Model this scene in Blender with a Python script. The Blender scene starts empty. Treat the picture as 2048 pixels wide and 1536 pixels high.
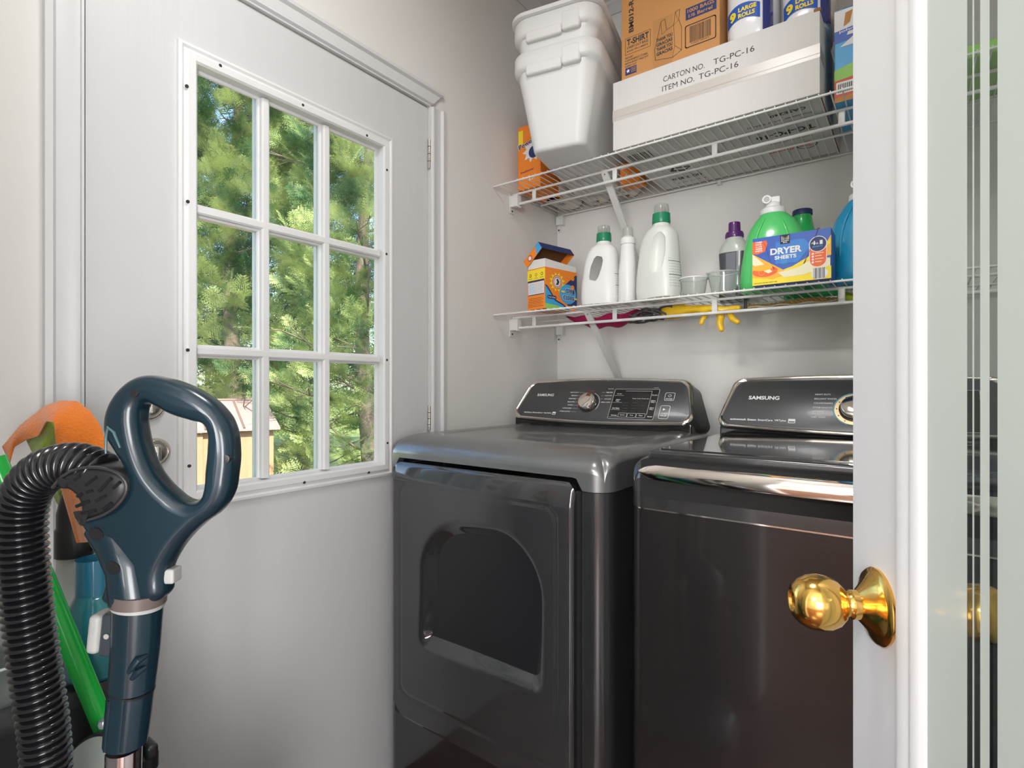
import bpy, bmesh, math, random
import numpy as np
from mathutils import Vector, Matrix
random.seed(7); rng = np.random.default_rng(7)
C = bpy.context.scene.collection
PI = math.pi
# ------------------------------------------------------------------ camera
F, CX, HY, CH = 1088.0, 1024.0, 771.0, 1.14
YAW = math.radians(36.63)
FW = Vector((-math.sin(YAW), math.cos(YAW), 0)); RT = Vector((math.cos(YAW), math.sin(YAW), 0))
cam_d = bpy.data.cameras.new('camera'); cam = bpy.data.objects.new('camera', cam_d); C.objects.link(cam)
cam.location = (0, 0, CH); cam.rotation_euler = (PI/2, 0, YAW)
cam_d.sensor_width = 36; cam_d.lens = F/2048*36; cam_d.shift_y = 3/2048; cam_d.clip_start = 0.02
bpy.context.scene.camera = cam
vs = bpy.context.scene.view_settings
vs.view_transform = 'Standard'; vs.look = 'None'; vs.gamma = 1; vs.use_curve_mapping = False; vs.exposure = 0.20
# ------------------------------------------------------------------ world, sun, lights
w = bpy.data.worlds.new('world'); bpy.context.scene.world = w; w.use_nodes = True
nt = w.node_tree; bg = nt.nodes['Background']
sky = nt.nodes.new('ShaderNodeTexSky'); sky.sky_type = 'NISHITA'; sky.sun_disc = False
sky.sun_elevation = math.radians(48); sky.sun_rotation = math.radians(120)
nt.links.new(sky.outputs[0], bg.inputs[0]); bg.inputs[1].default_value = 0.58
def light(kind, name, loc, energy, size=None, color=(1, 1, 1), rot=(0, 0, 0), size_y=None):
    d = bpy.data.lights.new(name, kind); o = bpy.data.objects.new(name, d); C.objects.link(o)
    o.location = loc; o.rotation_euler = rot; d.energy = energy; d.color = color
    if kind == 'AREA':
        d.shape = 'RECTANGLE' if size_y else 'DISK'; d.size = size
        if size_y: d.size_y = size_y
    return o
s = light('SUN', 'sun', (3, -3, 8), 12.0, color=(1, .95, .86)); s.data.angle = math.radians(0.6)
s.rotation_euler = Vector((0.80, -0.42, 1.05)).to_track_quat('Z', 'Y').to_euler()
light('AREA', 'laundry_fill_light', (-0.42, 0.45, 2.53), 7.5, .30, (1, .975, .94))  # added fill from an unseen laundry ceiling lamp
light('AREA', 'hall_back_fill_light', (1.05, -3.13, 1.45), 98, 1.3, (.97, .98, 1), (PI/2, 0, 0), 1.5)  # added fill through the doorway onto the shelves and back wall
light('AREA', 'hall_ceiling_fill_light', (-0.3, -2.3, 2.50), 70, .5, (1, .975, .945))  # added fill from an unseen lamp in the hall
light('AREA', 'hall_side_fill_light', (1.93, -1.15, 0.85), 100, 1.3, (.97, .98, 1), (PI/2, 0, PI/2), 1.5)  # added side fill that brightens the lower part of the exterior door
# ------------------------------------------------------------------ helpers
def at_d(u, v, d): return FW*d + RT*((u-CX)/F*d) + Vector((0, 0, CH + (HY-v)/F*d))
def _ray(u, v): return FW + RT*((u-CX)/F) + Vector((0, 0, (HY-v)/F))
def at_x(u, v, x): r = _ray(u, v); r = r*(x/r.x); return Vector((r.x, r.y, r.z+CH))
def at_y(u, v, y): r = _ray(u, v); r = r*(y/r.y); return Vector((r.x, r.y, r.z+CH))
MATS = {}
def mat(name, col, rough=.5, metal=0., spec=.5, bump=0., bscale=60., var=0., vscale=8., stretch=None, coat=0., trans=0., emit=0., alpha=1., sheen=0., sub=0.):
    if name in MATS: return MATS[name]
    m = bpy.data.materials.new(name); m.use_nodes = True; n = m.node_tree; b = n.nodes['Principled BSDF']
    b.inputs['Base Color'].default_value = (*col, 1); b.inputs['Roughness'].default_value = rough
    b.inputs['Metallic'].default_value = metal; b.inputs['Specular IOR Level'].default_value = spec
    b.inputs['Coat Weight'].default_value = coat; b.inputs['Coat Roughness'].default_value = .06
    b.inputs['Transmission Weight'].default_value = trans; b.inputs['Sheen Weight'].default_value = sheen
    if emit: b.inputs['Emission Color'].default_value = (*col, 1); b.inputs['Emission Strength'].default_value = emit
    b.inputs['Alpha'].default_value = alpha
    tc = n.nodes.new('ShaderNodeTexCoord'); mp = n.nodes.new('ShaderNodeMapping'); n.links.new(tc.outputs['Object'], mp.inputs[0])
    if stretch: mp.inputs['Scale'].default_value = stretch
    if bump:
        t = n.nodes.new('ShaderNodeTexNoise'); t.inputs['Scale'].default_value = bscale; t.inputs['Detail'].default_value = 4
        n.links.new(mp.outputs[0], t.inputs[0]); bp = n.nodes.new('ShaderNodeBump'); bp.inputs['Strength'].default_value = bump; bp.inputs['Distance'].default_value = .004
        n.links.new(t.outputs[0], bp.inputs['Height']); n.links.new(bp.outputs[0], b.inputs['Normal'])
    if not var: var = .03
    t2 = n.nodes.new('ShaderNodeTexNoise'); t2.inputs['Scale'].default_value = vscale; t2.inputs['Detail'].default_value = 5
    n.links.new(mp.outputs[0], t2.inputs[0])
    mx = n.nodes.new('ShaderNodeMixRGB'); n.links.new(t2.outputs[0], mx.inputs[0])
    mx.inputs[1].default_value = (*[max(0, c*(1-var)) for c in col], 1); mx.inputs[2].default_value = (*[min(1, c*(1+var)) for c in col], 1)
    n.links.new(mx.outputs[0], b.inputs['Base Color'])
    MATS[name] = m; return m
def mix_mat(name, parts):
    m = bpy.data.materials.new(name); m.use_nodes = True; n = m.node_tree; n.nodes.remove(n.nodes['Principled BSDF'])
    out = n.nodes['Material Output']; cur = None; tot = 0
    for kind, wgt, col, r in parts:
        s_ = n.nodes.new('ShaderNodeBsdf'+kind); s_.inputs['Color'].default_value = (*col, 1)
        if 'Roughness' in s_.inputs and kind != 'Diffuse': s_.inputs['Roughness'].default_value = r
        if 'IOR' in s_.inputs: s_.inputs['IOR'].default_value = 1.12
        if cur is None: cur = s_; tot = wgt
        else:
            mx = n.nodes.new('ShaderNodeMixShader'); tot += wgt; mx.inputs[0].default_value = wgt/tot
            n.links.new(cur.outputs[0], mx.inputs[1]); n.links.new(s_.outputs[0], mx.inputs[2]); cur = mx
    n.links.new(cur.outputs[0], out.inputs[0]); MATS[name] = m; return m
def clear_mat(name, col=(.96, .98, .97), f0=.03, rough=.02, milk=0., mcol=(.8, .82, .8)):
    m = bpy.data.materials.new(name); m.use_nodes = True; n = m.node_tree; n.nodes.remove(n.nodes['Principled BSDF'])
    out = n.nodes['Material Output']; t = n.nodes.new('ShaderNodeBsdfTransparent'); t.inputs[0].default_value = (*col, 1)
    g = n.nodes.new('ShaderNodeBsdfGlossy'); g.inputs['Roughness'].default_value = rough
    lw = n.nodes.new('ShaderNodeLayerWeight'); lw.inputs[0].default_value = .5
    pw = n.nodes.new('ShaderNodeMath'); pw.operation = 'POWER'; pw.inputs[1].default_value = 4.5; n.links.new(lw.outputs['Facing'], pw.inputs[0])
    ad = n.nodes.new('ShaderNodeMath'); ad.operation = 'MULTIPLY_ADD'; ad.inputs[1].default_value = .7; ad.inputs[2].default_value = f0; n.links.new(pw.outputs[0], ad.inputs[0])
    base = t
    if milk:
        d = n.nodes.new('ShaderNodeBsdfDiffuse'); d.inputs[0].default_value = (*mcol, 1); tl = n.nodes.new('ShaderNodeBsdfTranslucent'); tl.inputs[0].default_value = (*mcol, 1)
        m1 = n.nodes.new('ShaderNodeMixShader'); n.links.new(d.outputs[0], m1.inputs[1]); n.links.new(tl.outputs[0], m1.inputs[2])
        m2 = n.nodes.new('ShaderNodeMixShader'); m2.inputs[0].default_value = milk; n.links.new(t.outputs[0], m2.inputs[1]); n.links.new(m1.outputs[0], m2.inputs[2]); base = m2
    mx = n.nodes.new('ShaderNodeMixShader'); n.links.new(ad.outputs[0], mx.inputs[0]); n.links.new(base.outputs[0], mx.inputs[1]); n.links.new(g.outputs[0], mx.inputs[2])
    n.links.new(mx.outputs[0], out.inputs[0]); MATS[name] = m; return m

WM = {}
class MB:
    def __init__(s): s.wn = False; s.v = []; s.f = []; s.m = []; s.mats = []
    def mi(s, m):
        if m not in s.mats: s.mats.append(m)
        return s.mats.index(m)
    def add(s, vs_, fs, m, M=None):
        k = len(s.v); i = s.mi(m)
        for p in vs_:
            p = Vector(p); s.v.append(M @ p if M else p)
        for f in fs: s.f.append([k+a for a in f]); s.m.append(i)
    def bb(s, x0, x1, y0, y1, z0, z1, m, M=None):
        vs_ = [(x, y, z) for z in (z0, z1) for y in (y0, y1) for x in (x0, x1)]
        s.add(vs_, [(0, 2, 3, 1), (4, 5, 7, 6), (0, 1, 5, 4), (2, 6, 7, 3), (0, 4, 6, 2), (1, 3, 7, 5)], m, M)
    def rb(s, x0, x1, y0, y1, z0, z1, r, m, seg=3, M=None):
        s.wn = True; b = bmesh.new(); bmesh.ops.create_cube(b, size=1)
        for v in b.verts: v.co = Vector(((x0+x1)/2+v.co.x*(x1-x0), (y0+y1)/2+v.co.y*(y1-y0), (z0+z1)/2+v.co.z*(z1-z0)))
        bmesh.ops.bevel(b, geom=b.edges[:], offset=r, segments=seg, profile=.5, affect='EDGES')
        b.verts.index_update(); s.add([v.co.copy() for v in b.verts], [[v.index for v in f.verts] for f in b.faces], m, M); b.free()
    def tube(s, pts, r, m, n=12, cap=True, M=None, flat=None, closed=False):
        pts = [Vector(p) for p in pts]; N = len(pts); rs = r if isinstance(r, (list, tuple)) else [r]*N
        T = []
        for i in range(N):
            if closed: a, b = pts[(i-1) % N], pts[(i+1) % N]
            else: a, b = pts[max(0, i-1)], pts[min(N-1, i+1)]
            T.append((b-a).normalized())
        up = Vector((0, 0, 1)) if abs(T[0].z) < .9 else Vector((0, 1, 0))
        A = (up - T[0]*up.dot(T[0])).normalized(); V = []
        for i in range(N):
            A = (A - T[i]*A.dot(T[i])).normalized(); B = T[i].cross(A)
            for k in range(n):
                a = 2*PI*k/n; V.append(pts[i] + (A*math.cos(a)*(flat or 1) + B*math.sin(a))*rs[i])
        Fs = [(i*n+k, i*n+(k+1) % n, (i+1)*n+(k+1) % n, (i+1)*n+k) for i in range(N-1) for k in range(n)]
        if closed: Fs += [((N-1)*n+k, (N-1)*n+(k+1) % n, (k+1) % n, k) for k in range(n)]
        elif cap: Fs += [tuple(range(n))[::-1], tuple((N-1)*n+k for k in range(n))]
        s.add(V, Fs, m, M)
    def cyl(s, a, b, r, m, r2=None, n=20, M=None): s.tube([a, b], [r, r if r2 is None else r2], m, n, True, M)
    def lathe(s, prof, m, c=(0, 0, 0), ax=(0, 0, 1), n=32, M=None, sx=1, sy=1, caps=True):
        q = Vector((0, 0, 1)).rotation_difference(Vector(ax)).to_matrix(); c = Vector(c); V = []
        for r, z in prof:
            for k in range(n):
                a = 2*PI*k/n; V.append(c + q @ Vector((r*math.cos(a)*sx, r*math.sin(a)*sy, z)))
        N = len(prof)
        Fs = [(i*n+k, i*n+(k+1) % n, (i+1)*n+(k+1) % n, (i+1)*n+k) for i in range(N-1) for k in range(n)]
        if caps: Fs += [tuple(range(n))[::-1], tuple((N-1)*n+k for k in range(n))]
        s.add(V, Fs, m, M)
    def loft(s, secs, m, n=40, M=None, cap=True):
        """secs: (z, hw, hd, cx, cy, exponent)"""
        V = []
        for z, hw, hd, cx, cy, e in secs:
            for k in range(n):
                a = 2*PI*k/n; ca, sa = math.cos(a), math.sin(a)
                V.append((cx+hw*math.copysign(abs(ca)**(2/e), ca), cy+hd*math.copysign(abs(sa)**(2/e), sa), z))
        N = len(secs)
        Fs = [(i*n+k, i*n+(k+1) % n, (i+1)*n+(k+1) % n, (i+1)*n+k) for i in range(N-1) for k in range(n)]
        if cap: Fs += [tuple(range(n))[::-1], tuple((N-1)*n+k for k in range(n))]
        s.add(V, Fs, m, M)
    def rings(s, rs, m, cap0=True, cap1=True, M=None):
        n = len(rs[0]); V = [p for r in rs for p in r]; N = len(rs)
        Fs = [(i*n+k, i*n+(k+1) % n, (i+1)*n+(k+1) % n, (i+1)*n+k) for i in range(N-1) for k in range(n)]
        if cap0: Fs.append(tuple(range(n))[::-1])
        if cap1: Fs.append(tuple((N-1)*n+k for k in range(n)))
        s.add(V, Fs, m, M)
    def build(s, name, parent=None, origin=None, local=False, label=None, cat=None, kind=None, group=None, ang=38, recalc=True):
        me = bpy.data.meshes.new(name); o = bpy.data.objects.new(name, me); C.objects.link(o)
        if parent is not None:
            Wp = WM[parent]; T = Matrix() if local else Wp.inverted(); o.parent = parent; WM[o] = Wp
        else:
            og = Vector(origin) if origin is not None else Vector((0, 0, 0)); T = Matrix() if local else Matrix.Translation(-og)
            o.location = og; WM[o] = Matrix.Translation(og)
        me.from_pydata([(T @ p)[:] for p in s.v], [], s.f)
        for m in s.mats: me.materials.append(m)
        me.polygons.foreach_set('material_index', s.m); me.polygons.foreach_set('use_smooth', [True]*len(s.f))
        me.validate()
        if recalc:
            b = bmesh.new(); b.from_mesh(me); bmesh.ops.recalc_face_normals(b, faces=b.faces); b.to_mesh(me); b.free()
        me.set_sharp_from_angle(angle=math.radians(ang)); me.update()
        if s.wn: wm_ = o.modifiers.new('face_weighted', 'WEIGHTED_NORMAL'); wm_.keep_sharp = True; wm_.weight = 90
        tag(o, label, cat, kind, group); return o
def tag(o, label=None, cat=None, kind=None, group=None):
    if label: o['label'] = label
    if cat: o['category'] = cat
    if kind: o['kind'] = kind
    if group: o['group'] = group
def thing(name, label, cat, loc=(0, 0, 0), rz=0, group=None, kind=None):
    o = bpy.data.objects.new(name, None); C.objects.link(o); o.empty_display_size = .05
    o.location = loc; o.rotation_euler = (0, 0, rz); WM[o] = Matrix.Translation(Vector(loc)) @ Matrix.Rotation(rz, 4, 'Z')
    tag(o, label, cat, kind, group); return o
_tc = {}
def text_geo(t, bold=0., shear=0., spacing=1.):
    k = (t, bold, shear, spacing)
    if k in _tc: return _tc[k]
    cu = bpy.data.curves.new('lettering', 'FONT'); cu.body = t; cu.offset = bold; cu.shear = shear; cu.space_character = spacing; cu.resolution_u = 3
    o = bpy.data.objects.new('lettering', cu); C.objects.link(o); dg = bpy.context.evaluated_depsgraph_get()
    me = bpy.data.meshes.new_from_object(o.evaluated_get(dg)); V = [v.co.copy() for v in me.vertices]; Fc = [tuple(p.vertices) for p in me.polygons]
    bpy.data.objects.remove(o); bpy.data.curves.remove(cu); bpy.data.meshes.remove(me); _tc[k] = (V, Fc); return V, Fc
class Panel:
    """flat print on a face: origin, unit axes, layers 0.3 mm apart"""
    def __init__(s, mb, o, ux, uy, step=.0003, fn=None):
        s.mb, s.o, s.ux, s.uy = mb, Vector(o), Vector(ux).normalized(), Vector(uy).normalized(); s.n = s.ux.cross(s.uy); s.st = step; s.fn = fn
    def P(s, x, y, l):
        if s.fn: return s.fn(x, y, l*s.st)
        return s.o + s.ux*x + s.uy*y + s.n*(l*s.st)
    def poly(s, pts, m, l=1): s.mb.add([s.P(x, y, l) for x, y in pts], [tuple(range(len(pts)))], m)
    def rect(s, x, y, w_, h, m, l=1): s.poly([(x, y), (x+w_, y), (x+w_, y+h), (x, y+h)], m, l)
    def disc(s, x, y, r, m, l=1, ry=None, n=28): s.poly([(x+r*math.cos(2*PI*k/n), y+(ry or r)*math.sin(2*PI*k/n)) for k in range(n)], m, l)
    def line(s, pts, wd, m, l=1, closed=False):
        n = len(pts)
        for i in range(n if closed else n-1):
            a, b = Vector(pts[i]), Vector(pts[(i+1) % n]); d = (b-a)
            if d.length < 1e-7: continue
            d.normalize(); q = Vector((-d.y, d.x))*wd/2; a = a-d*wd*.3; b = b+d*wd*.3
            s.poly([a-q, b-q, b+q, a+q], m, l)
    def ring(s, x, y, r, wd, m, l=1, n=36, a0=0, a1=2*PI):
        V = []
        for k in range(n+1):
            a = a0+(a1-a0)*k/n
            for rr in (r-wd/2, r+wd/2): V.append(s.P(x+rr*math.cos(a), y+rr*math.sin(a), l))
        s.mb.add(V, [(2*k, 2*k+1, 2*k+3, 2*k+2) for k in range(n)], m)
    def rrect(s, x, y, w_, h, r, m, l=1, line=None):
        pts = []
        for cx, cy, a in ((x+w_-r, y+r, -PI/2), (x+w_-r, y+h-r, 0), (x+r, y+h-r, PI/2), (x+r, y+r, PI)):
            for k in range(6): pts.append((cx+r*math.cos(a+k*PI/10), cy+r*math.sin(a+k*PI/10)))
        if line: s.line(pts, line, m, l, True)
        else: s.poly(pts, m, l)
    def text(s, t, x, y, w_, h, m, l=2, bold=.01, shear=0., rot=0., align='L', sub=None):
        V, Fc = text_geo(t, bold, shear)
        if not V: return
        x0 = min(p.x for p in V); x1 = max(p.x for p in V); y0 = min(p.y for p in V); y1 = max(p.y for p in V)
        sy = h/(y1-y0); sx = w_/(x1-x0) if w_ else sy; c, sn = math.cos(rot), math.sin(rot); out = []
        W_ = (x1-x0)*sx; ox = 0 if align == 'L' else -W_/2 if align == 'C' else -W_
        for p in V:
            a, b = (p.x-x0)*sx+ox, (p.y-y0)*sy; out.append(s.P(x+a*c-b*sn, y+a*sn+b*c, l))
        s.mb.add(out, Fc, m)
def cut(o, cutter):
    md = o.modifiers.new('b', 'BOOLEAN'); md.operation = 'DIFFERENCE'; md.object = cutter; md.solver = 'EXACT'
    dg = bpy.context.evaluated_depsgraph_get(); me = bpy.data.meshes.new_from_object(o.evaluated_get(dg)); o.modifiers.clear()
    old = o.data; o.data = me; nm = old.name; bpy.data.meshes.remove(old); me.name = nm; me.set_sharp_from_angle(angle=math.radians(40))
    bpy.data.objects.remove(cutter)
def shape_mesh(outer, holes, ext, bev, name, m, frame, res=4):
    """solid of real thickness with rounded edges from a 2-D outline; frame(x, y, z) -> world. returns MB"""
    cu = bpy.data.curves.new('c', 'CURVE'); cu.dimensions = '2D'; cu.fill_mode = 'BOTH'
    for pts in [outer]+holes:
        sp = cu.splines.new('BEZIER'); sp.bezier_points.add(len(pts)-1)
        for bp, (x, y) in zip(sp.bezier_points, pts): bp.co = (x, y, 0); bp.handle_left_type = bp.handle_right_type = 'AUTO'
        sp.use_cyclic_u = True; sp.resolution_u = 5
    cu.extrude = ext; cu.bevel_depth = bev; cu.bevel_resolution = res; cu.offset = -bev
    o = bpy.data.objects.new('c', cu); C.objects.link(o); dg = bpy.context.evaluated_depsgraph_get()
    me = bpy.data.meshes.new_from_object(o.evaluated_get(dg)); mb = MB()
    mb.add([frame(*v.co) for v in me.vertices], [tuple(p.vertices) for p in me.polygons], m)
    bpy.data.objects.remove(o); bpy.data.curves.remove(cu); bpy.data.meshes.remove(me); return mb

# ------------------------------------------------------------------ materials
M_wall = mat('wall_paint', (.79, .775, .75), .75, bump=.05, bscale=220, var=.015, vscale=2)
M_ceil = mat('ceiling_paint', (.78, .78, .77), .8)
M_white = mat('white_trim_paint', (.70, .705, .715), .38, bump=.06, bscale=90, stretch=(1, 1, .12), var=.012)
M_door = mat('door_paint', (.655, .66, .67), .42, bump=.10, bscale=120, stretch=(1, 1, .07), var=.02, vscale=30)
M_gap = mat('dark_gap', (.03, .03, .03), .8)
M_wire = mat('white_coated_wire', (.78, .78, .76), .35)
M_black = mat('black_plastic', (.012, .012, .014), .35)
M_chrome = mat('chrome', (.82, .76, .70), .08, 1.)
M_steel = mat('nickel', (.62, .58, .53), .22, 1.)
M_brass = mat('brass', (.84, .50, .13), .15, 1., var=.22, vscale=45, bump=.03, bscale=40)
M_glass = clear_mat('window_glass')
M_ink = mat('black_ink', (.03, .03, .035), .7)
M_wink = mat('white_print', (.80, .80, .80), .5)

# ------------------------------------------------------------------ room shell
W, D, H = 1.22, 1.9636, 2.64
XR = 0.31; T = .12
FY = -.02                       # inner face of the wall with the doorway
DY0, DY1, DZ = .334, 1.203, 2.005   # exterior door
def struct(mb, name, **k): return mb.build(name, kind='structure', **k)
b = MB(); x0, x1 = -W-T, -W
b.bb(x0, x1, -.14, DY0-.004, 0, H, M_wall); b.bb(x0, x1, DY1+.004, D+T, 0, H, M_wall); b.bb(x0, x1, DY0-.004, DY1+.004, DZ+.004, H, M_wall)
struct(b, 'wall_left')
b = MB(); b.bb(-W, XR, D, D+T, 0, H, M_wall); struct(b, 'wall_back')
b = MB(); b.bb(XR, XR+T, FY-.12, D+T, 0, H, M_wall); struct(b, 'wall_right')
OX0, OX1, OZ = -.50, .295, 2.06
b = MB(); b.bb(-W, OX0, FY-.12, FY, 0, H, M_wall); b.bb(OX1, XR, FY-.12, FY, 0, H, M_wall); b.bb(OX0, OX1, FY-.12, FY, OZ, H, M_wall); struct(b, 'wall_front')
hx0, hx1, hy0 = -2.2, 2.0, -3.2
M_hall = mat('hall_paint', (.60, .58, .55), .8)
b = MB(); b.bb(hx0, hx1, hy0-.1, hy0, 0, H, M_hall); struct(b, 'wall_hall_back')
b = MB(); b.bb(hx0-.1, hx0, hy0, -.14, 0, H, M_hall); struct(b, 'wall_hall_left')
b = MB(); b.bb(hx1, hx1+.1, hy0, -.14, 0, H, M_hall); struct(b, 'wall_hall_right')
b = MB(); b.bb(hx0, -W-T, -.14, -.02, 0, H, M_hall); b.bb(XR+T, hx1, -.14, -.02, 0, H, M_hall); struct(b, 'wall_hall_front')
b = MB(); b.bb(hx0-.1, hx1+.1, hy0-.1, D+T, H, H+.1, M_ceil); struct(b, 'ceiling')
# parquet floor
M_floor = bpy.data.materials.new('oak_floor'); M_floor.use_nodes = True; n = M_floor.node_tree; pb = n.nodes['Principled BSDF']
tc = n.nodes.new('ShaderNodeTexCoord'); mp = n.nodes.new('ShaderNodeMapping'); mp.inputs['Rotation'].default_value = (0, 0, .78)
bk = n.nodes.new('ShaderNodeTexBrick'); bk.inputs['Scale'].default_value = 1; bk.inputs['Brick Width'].default_value = .42; bk.inputs['Row Height'].default_value = .07; bk.inputs['Mortar Size'].default_value = .001
bk.inputs['Color1'].default_value = (.24, .085, .03, 1); bk.inputs['Color2'].default_value = (.15, .05, .02, 1); bk.inputs['Mortar'].default_value = (.02, .01, .005, 1)
ns = n.nodes.new('ShaderNodeTexNoise'); ns.inputs['Scale'].default_value = 14; ns.inputs['Detail'].default_value = 8
mp2 = n.nodes.new('ShaderNodeMapping'); mp2.inputs['Rotation'].default_value = (0, 0, .78); mp2.inputs['Scale'].default_value = (1, 9, 1)
mx = n.nodes.new('ShaderNodeMixRGB'); mx.blend_type = 'MULTIPLY'; mx.inputs[0].default_value = .7
n.links.new(tc.outputs['Object'], mp.inputs[0]); n.links.new(tc.outputs['Object'], mp2.inputs[0]); n.links.new(mp.outputs[0], bk.inputs[0]); n.links.new(mp2.outputs[0], ns.inputs[0])
n.links.new(bk.outputs[0], mx.inputs[1]); n.links.new(ns.outputs[1], mx.inputs[2]); n.links.new(mx.outputs[0], pb.inputs['Base Color']); pb.inputs['Roughness'].default_value = .25
b = MB(); b.bb(hx0-.1, hx1+.1, hy0-.1, D+T, -.1, 0, M_floor); struct(b, 'floor')

b = MB()
for (a0, a1, z0, z1) in ((.33, .40, .63, 2.27), (1.70, 1.77, .63, 2.27), (.40, 1.70, .63, .70), (.40, 1.70, 2.20, 2.27)): b.rb(a0, a1, hy0, hy0+.03, z0, z1, .004, M_white)
b.bb(.40, 1.70, hy0+.001, hy0+.01, .70, 2.20, M_glass); struct(b, 'added_window_1')  # unseen window, added as the source of the back fill
b = MB()
for (a0, a1, z0, z1) in ((-1.87, -1.80, .03, 1.67), (-.50, -.43, .03, 1.67), (-1.80, -.50, .03, .10), (-1.80, -.50, 1.60, 1.67)): b.rb(hx1-.03, hx1, a0, a1, z0, z1, .004, M_white)
b.bb(hx1-.01, hx1-.001, -1.80, -.50, .10, 1.60, M_glass); struct(b, 'added_window_2')  # unseen window, added as the source of the side fill
# crown mouldings
def crown(pts_fn, name):
    prof = [(0, 0), (0, -.035), (.006, -.038), (.012, -.032), (.022, -.016), (.032, -.010), (.034, 0)]
    b = MB(); A, B = pts_fn; V = []
    for e, (p, dirn) in enumerate((A, B)):
        for o_, z in prof: V.append(Vector(p)+Vector(dirn)*o_+Vector((0, 0, z)))
    k = len(prof); b.add(V, [(i, (i+1) % k, k+(i+1) % k, k+i) for i in range(k)]+[tuple(range(k)), tuple(range(k, 2*k))[::-1]], M_white); struct(b, name)
crown((((-W, FY, H), (1, 0, 0)), ((-W, D-.0345, H), (1, 0, 0))), 'trim_1')
crown((((-W, D, H), (0, -1, 0)), ((XR, D, H), (0, -1, 0))), 'trim_2')
b = MB(); b.rb(-W, -W+.014, FY+.005, .27, 0, .09, .003, M_white); struct(b, 'baseboard_left')
b = MB(); b.rb(-W+.016, XR, D-.014, D, 0, .09, .003, M_white); struct(b, 'baseboard_back')
# casing of the exterior door: stepped profile
def casing(b, a0, a1, z0, z1, side):   # vertical strip between y a0 (outer) and a1 (inner)
    n_ = [(0, .016), (.18, .018), (.28, .010), (.62, .009), (.72, .013), (.86, .013), (.93, .006), (1, .006)]
    V = []
    for z in (z0, z1):
        V += [(-W, a0, z)] + [(-W+t, a0+(a1-a0)*k, z) for k, t in n_] + [(-W, a1, z)]
    k = len(n_)+2; b.add(V, [(i, (i+1) % k, k+(i+1) % k, k+i) for i in range(k)]+[tuple(range(k)), tuple(range(k, 2*k))[::-1]], M_white)
CW = .062
b = MB(); casing(b, DY0-CW, DY0-.004, 0, DZ+.004, 0); casing(b, DY1+CW, DY1+.004, 0, DZ+.004, 0)
n_ = [(0, .016), (.18, .018), (.28, .010), (.62, .009), (.72, .013), (.86, .013), (.93, .006), (1, .006)]
V = []
for yy, s_ in ((DY0-.004, -1), (DY1+.004, 1)):
    V += [(-W, yy+s_*(CW-.004), DZ+CW)] + [(-W+t, yy+s_*(CW-.004)*(1-k), DZ+.004+(CW-.004)*(1-k)) for k, t in n_] + [(-W, yy, DZ+.004)]
k = len(n_)+2; b.add(V, [(i, (i+1) % k, k+(i+1) % k, k+i) for i in range(k)]+[tuple(range(k)), tuple(range(k, 2*k))[::-1]], M_white)
struct(b, 'trim_3')
# doorway casing and jamb lining (behind and beside the camera, mirrored in the washer)
b = MB()
for (a, c_) in ((OX0-.06, OX0), ): b.rb(a, c_, FY, FY+.014, 0, OZ+.06, .004, M_white)
b.rb(OX0, OX0+.014, FY-.12, FY, 0, OZ, .002, M_white)
b.rb(OX0-.06, XR-.002, FY, FY+.014, OZ+.0, OZ+.06, .004, M_white)
struct(b, 'trim_4')

# ------------------------------------------------------------------ exterior door with nine-pane window
d1 = thing('door_1', None, None, (-W-.022, (DY0+DY1)/2, 0), kind='structure')
GY0, GY1, GZ0, GZ1 = .5235, 1.021, .919, 1.817
xf, xb = -W-.003, -W-.047
b = MB()
for (a0, a1, c0, c1) in ((DY0, GY0-.01, .008, DZ), (GY1+.01, DY1, .008, DZ), (GY0-.01, GY1+.01, .008, GZ0-.01), (GY0-.01, GY1+.01, GZ1+.01, DZ)):
    b.bb(xb, xf, a0, a1, c0, c1, M_door)
b.build('door_slab', d1)
# raised frame round the glass: mitred profile ring
prof = [(-.037, 0), (-.036, .008), (-.030, .010), (-.025, .006), (-.021, .007), (-.017, .012), (-.004, .012), (0, .008), (0, -.016), (.006, -.018), (.006, -.024), (-.012, -.024)]
def frame_ring(b, y0, y1, z0, z1, prof, xp, m):
    R = []
    for (yy, sy, zz, sz) in ((y0, 1, z0, 1), (y1, -1, z0, 1), (y1, -1, z1, -1), (y0, 1, z1, -1)):
        R.append([(xp+t, yy+sy*o_, zz+sz*o_) for o_, t in prof])
    k = len(prof); V = [p for r in R for p in r]
    b.add(V, [(c_*k+i, c_*k+(i+1) % k, ((c_+1) % 4)*k+(i+1) % k, ((c_+1) % 4)*k+i) for c_ in range(4) for i in range(k)], m)
M_sash = mat('white_window_frame', (.80, .80, .805), .35)
b = MB(); frame_ring(b, GY0, GY1, GZ0, GZ1, prof, xf, M_sash); wf = b.build('window_frame', d1)
gx = xf-.028
def muntin_v(y, nm='glazing_bar'):
    b = MB(); V = []
    pr = [(-.014, -.024), (-.014, -.017), (-.010, -.015), (-.0095, -.006), (-.006, -.003), (.006, -.003), (.0095, -.006), (.010, -.015), (.014, -.017), (.014, -.024)]
    for z in (GZ0+.004, GZ1-.004): V += [(xf+t, y+o_, z) for o_, t in pr]
    k = len(pr); b.add(V, [(i, (i+1) % k, k+(i+1) % k, k+i) for i in range(k)]+[tuple(range(k)), tuple(range(k, 2*k))[::-1]], M_sash); b.build(nm, d1)
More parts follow.
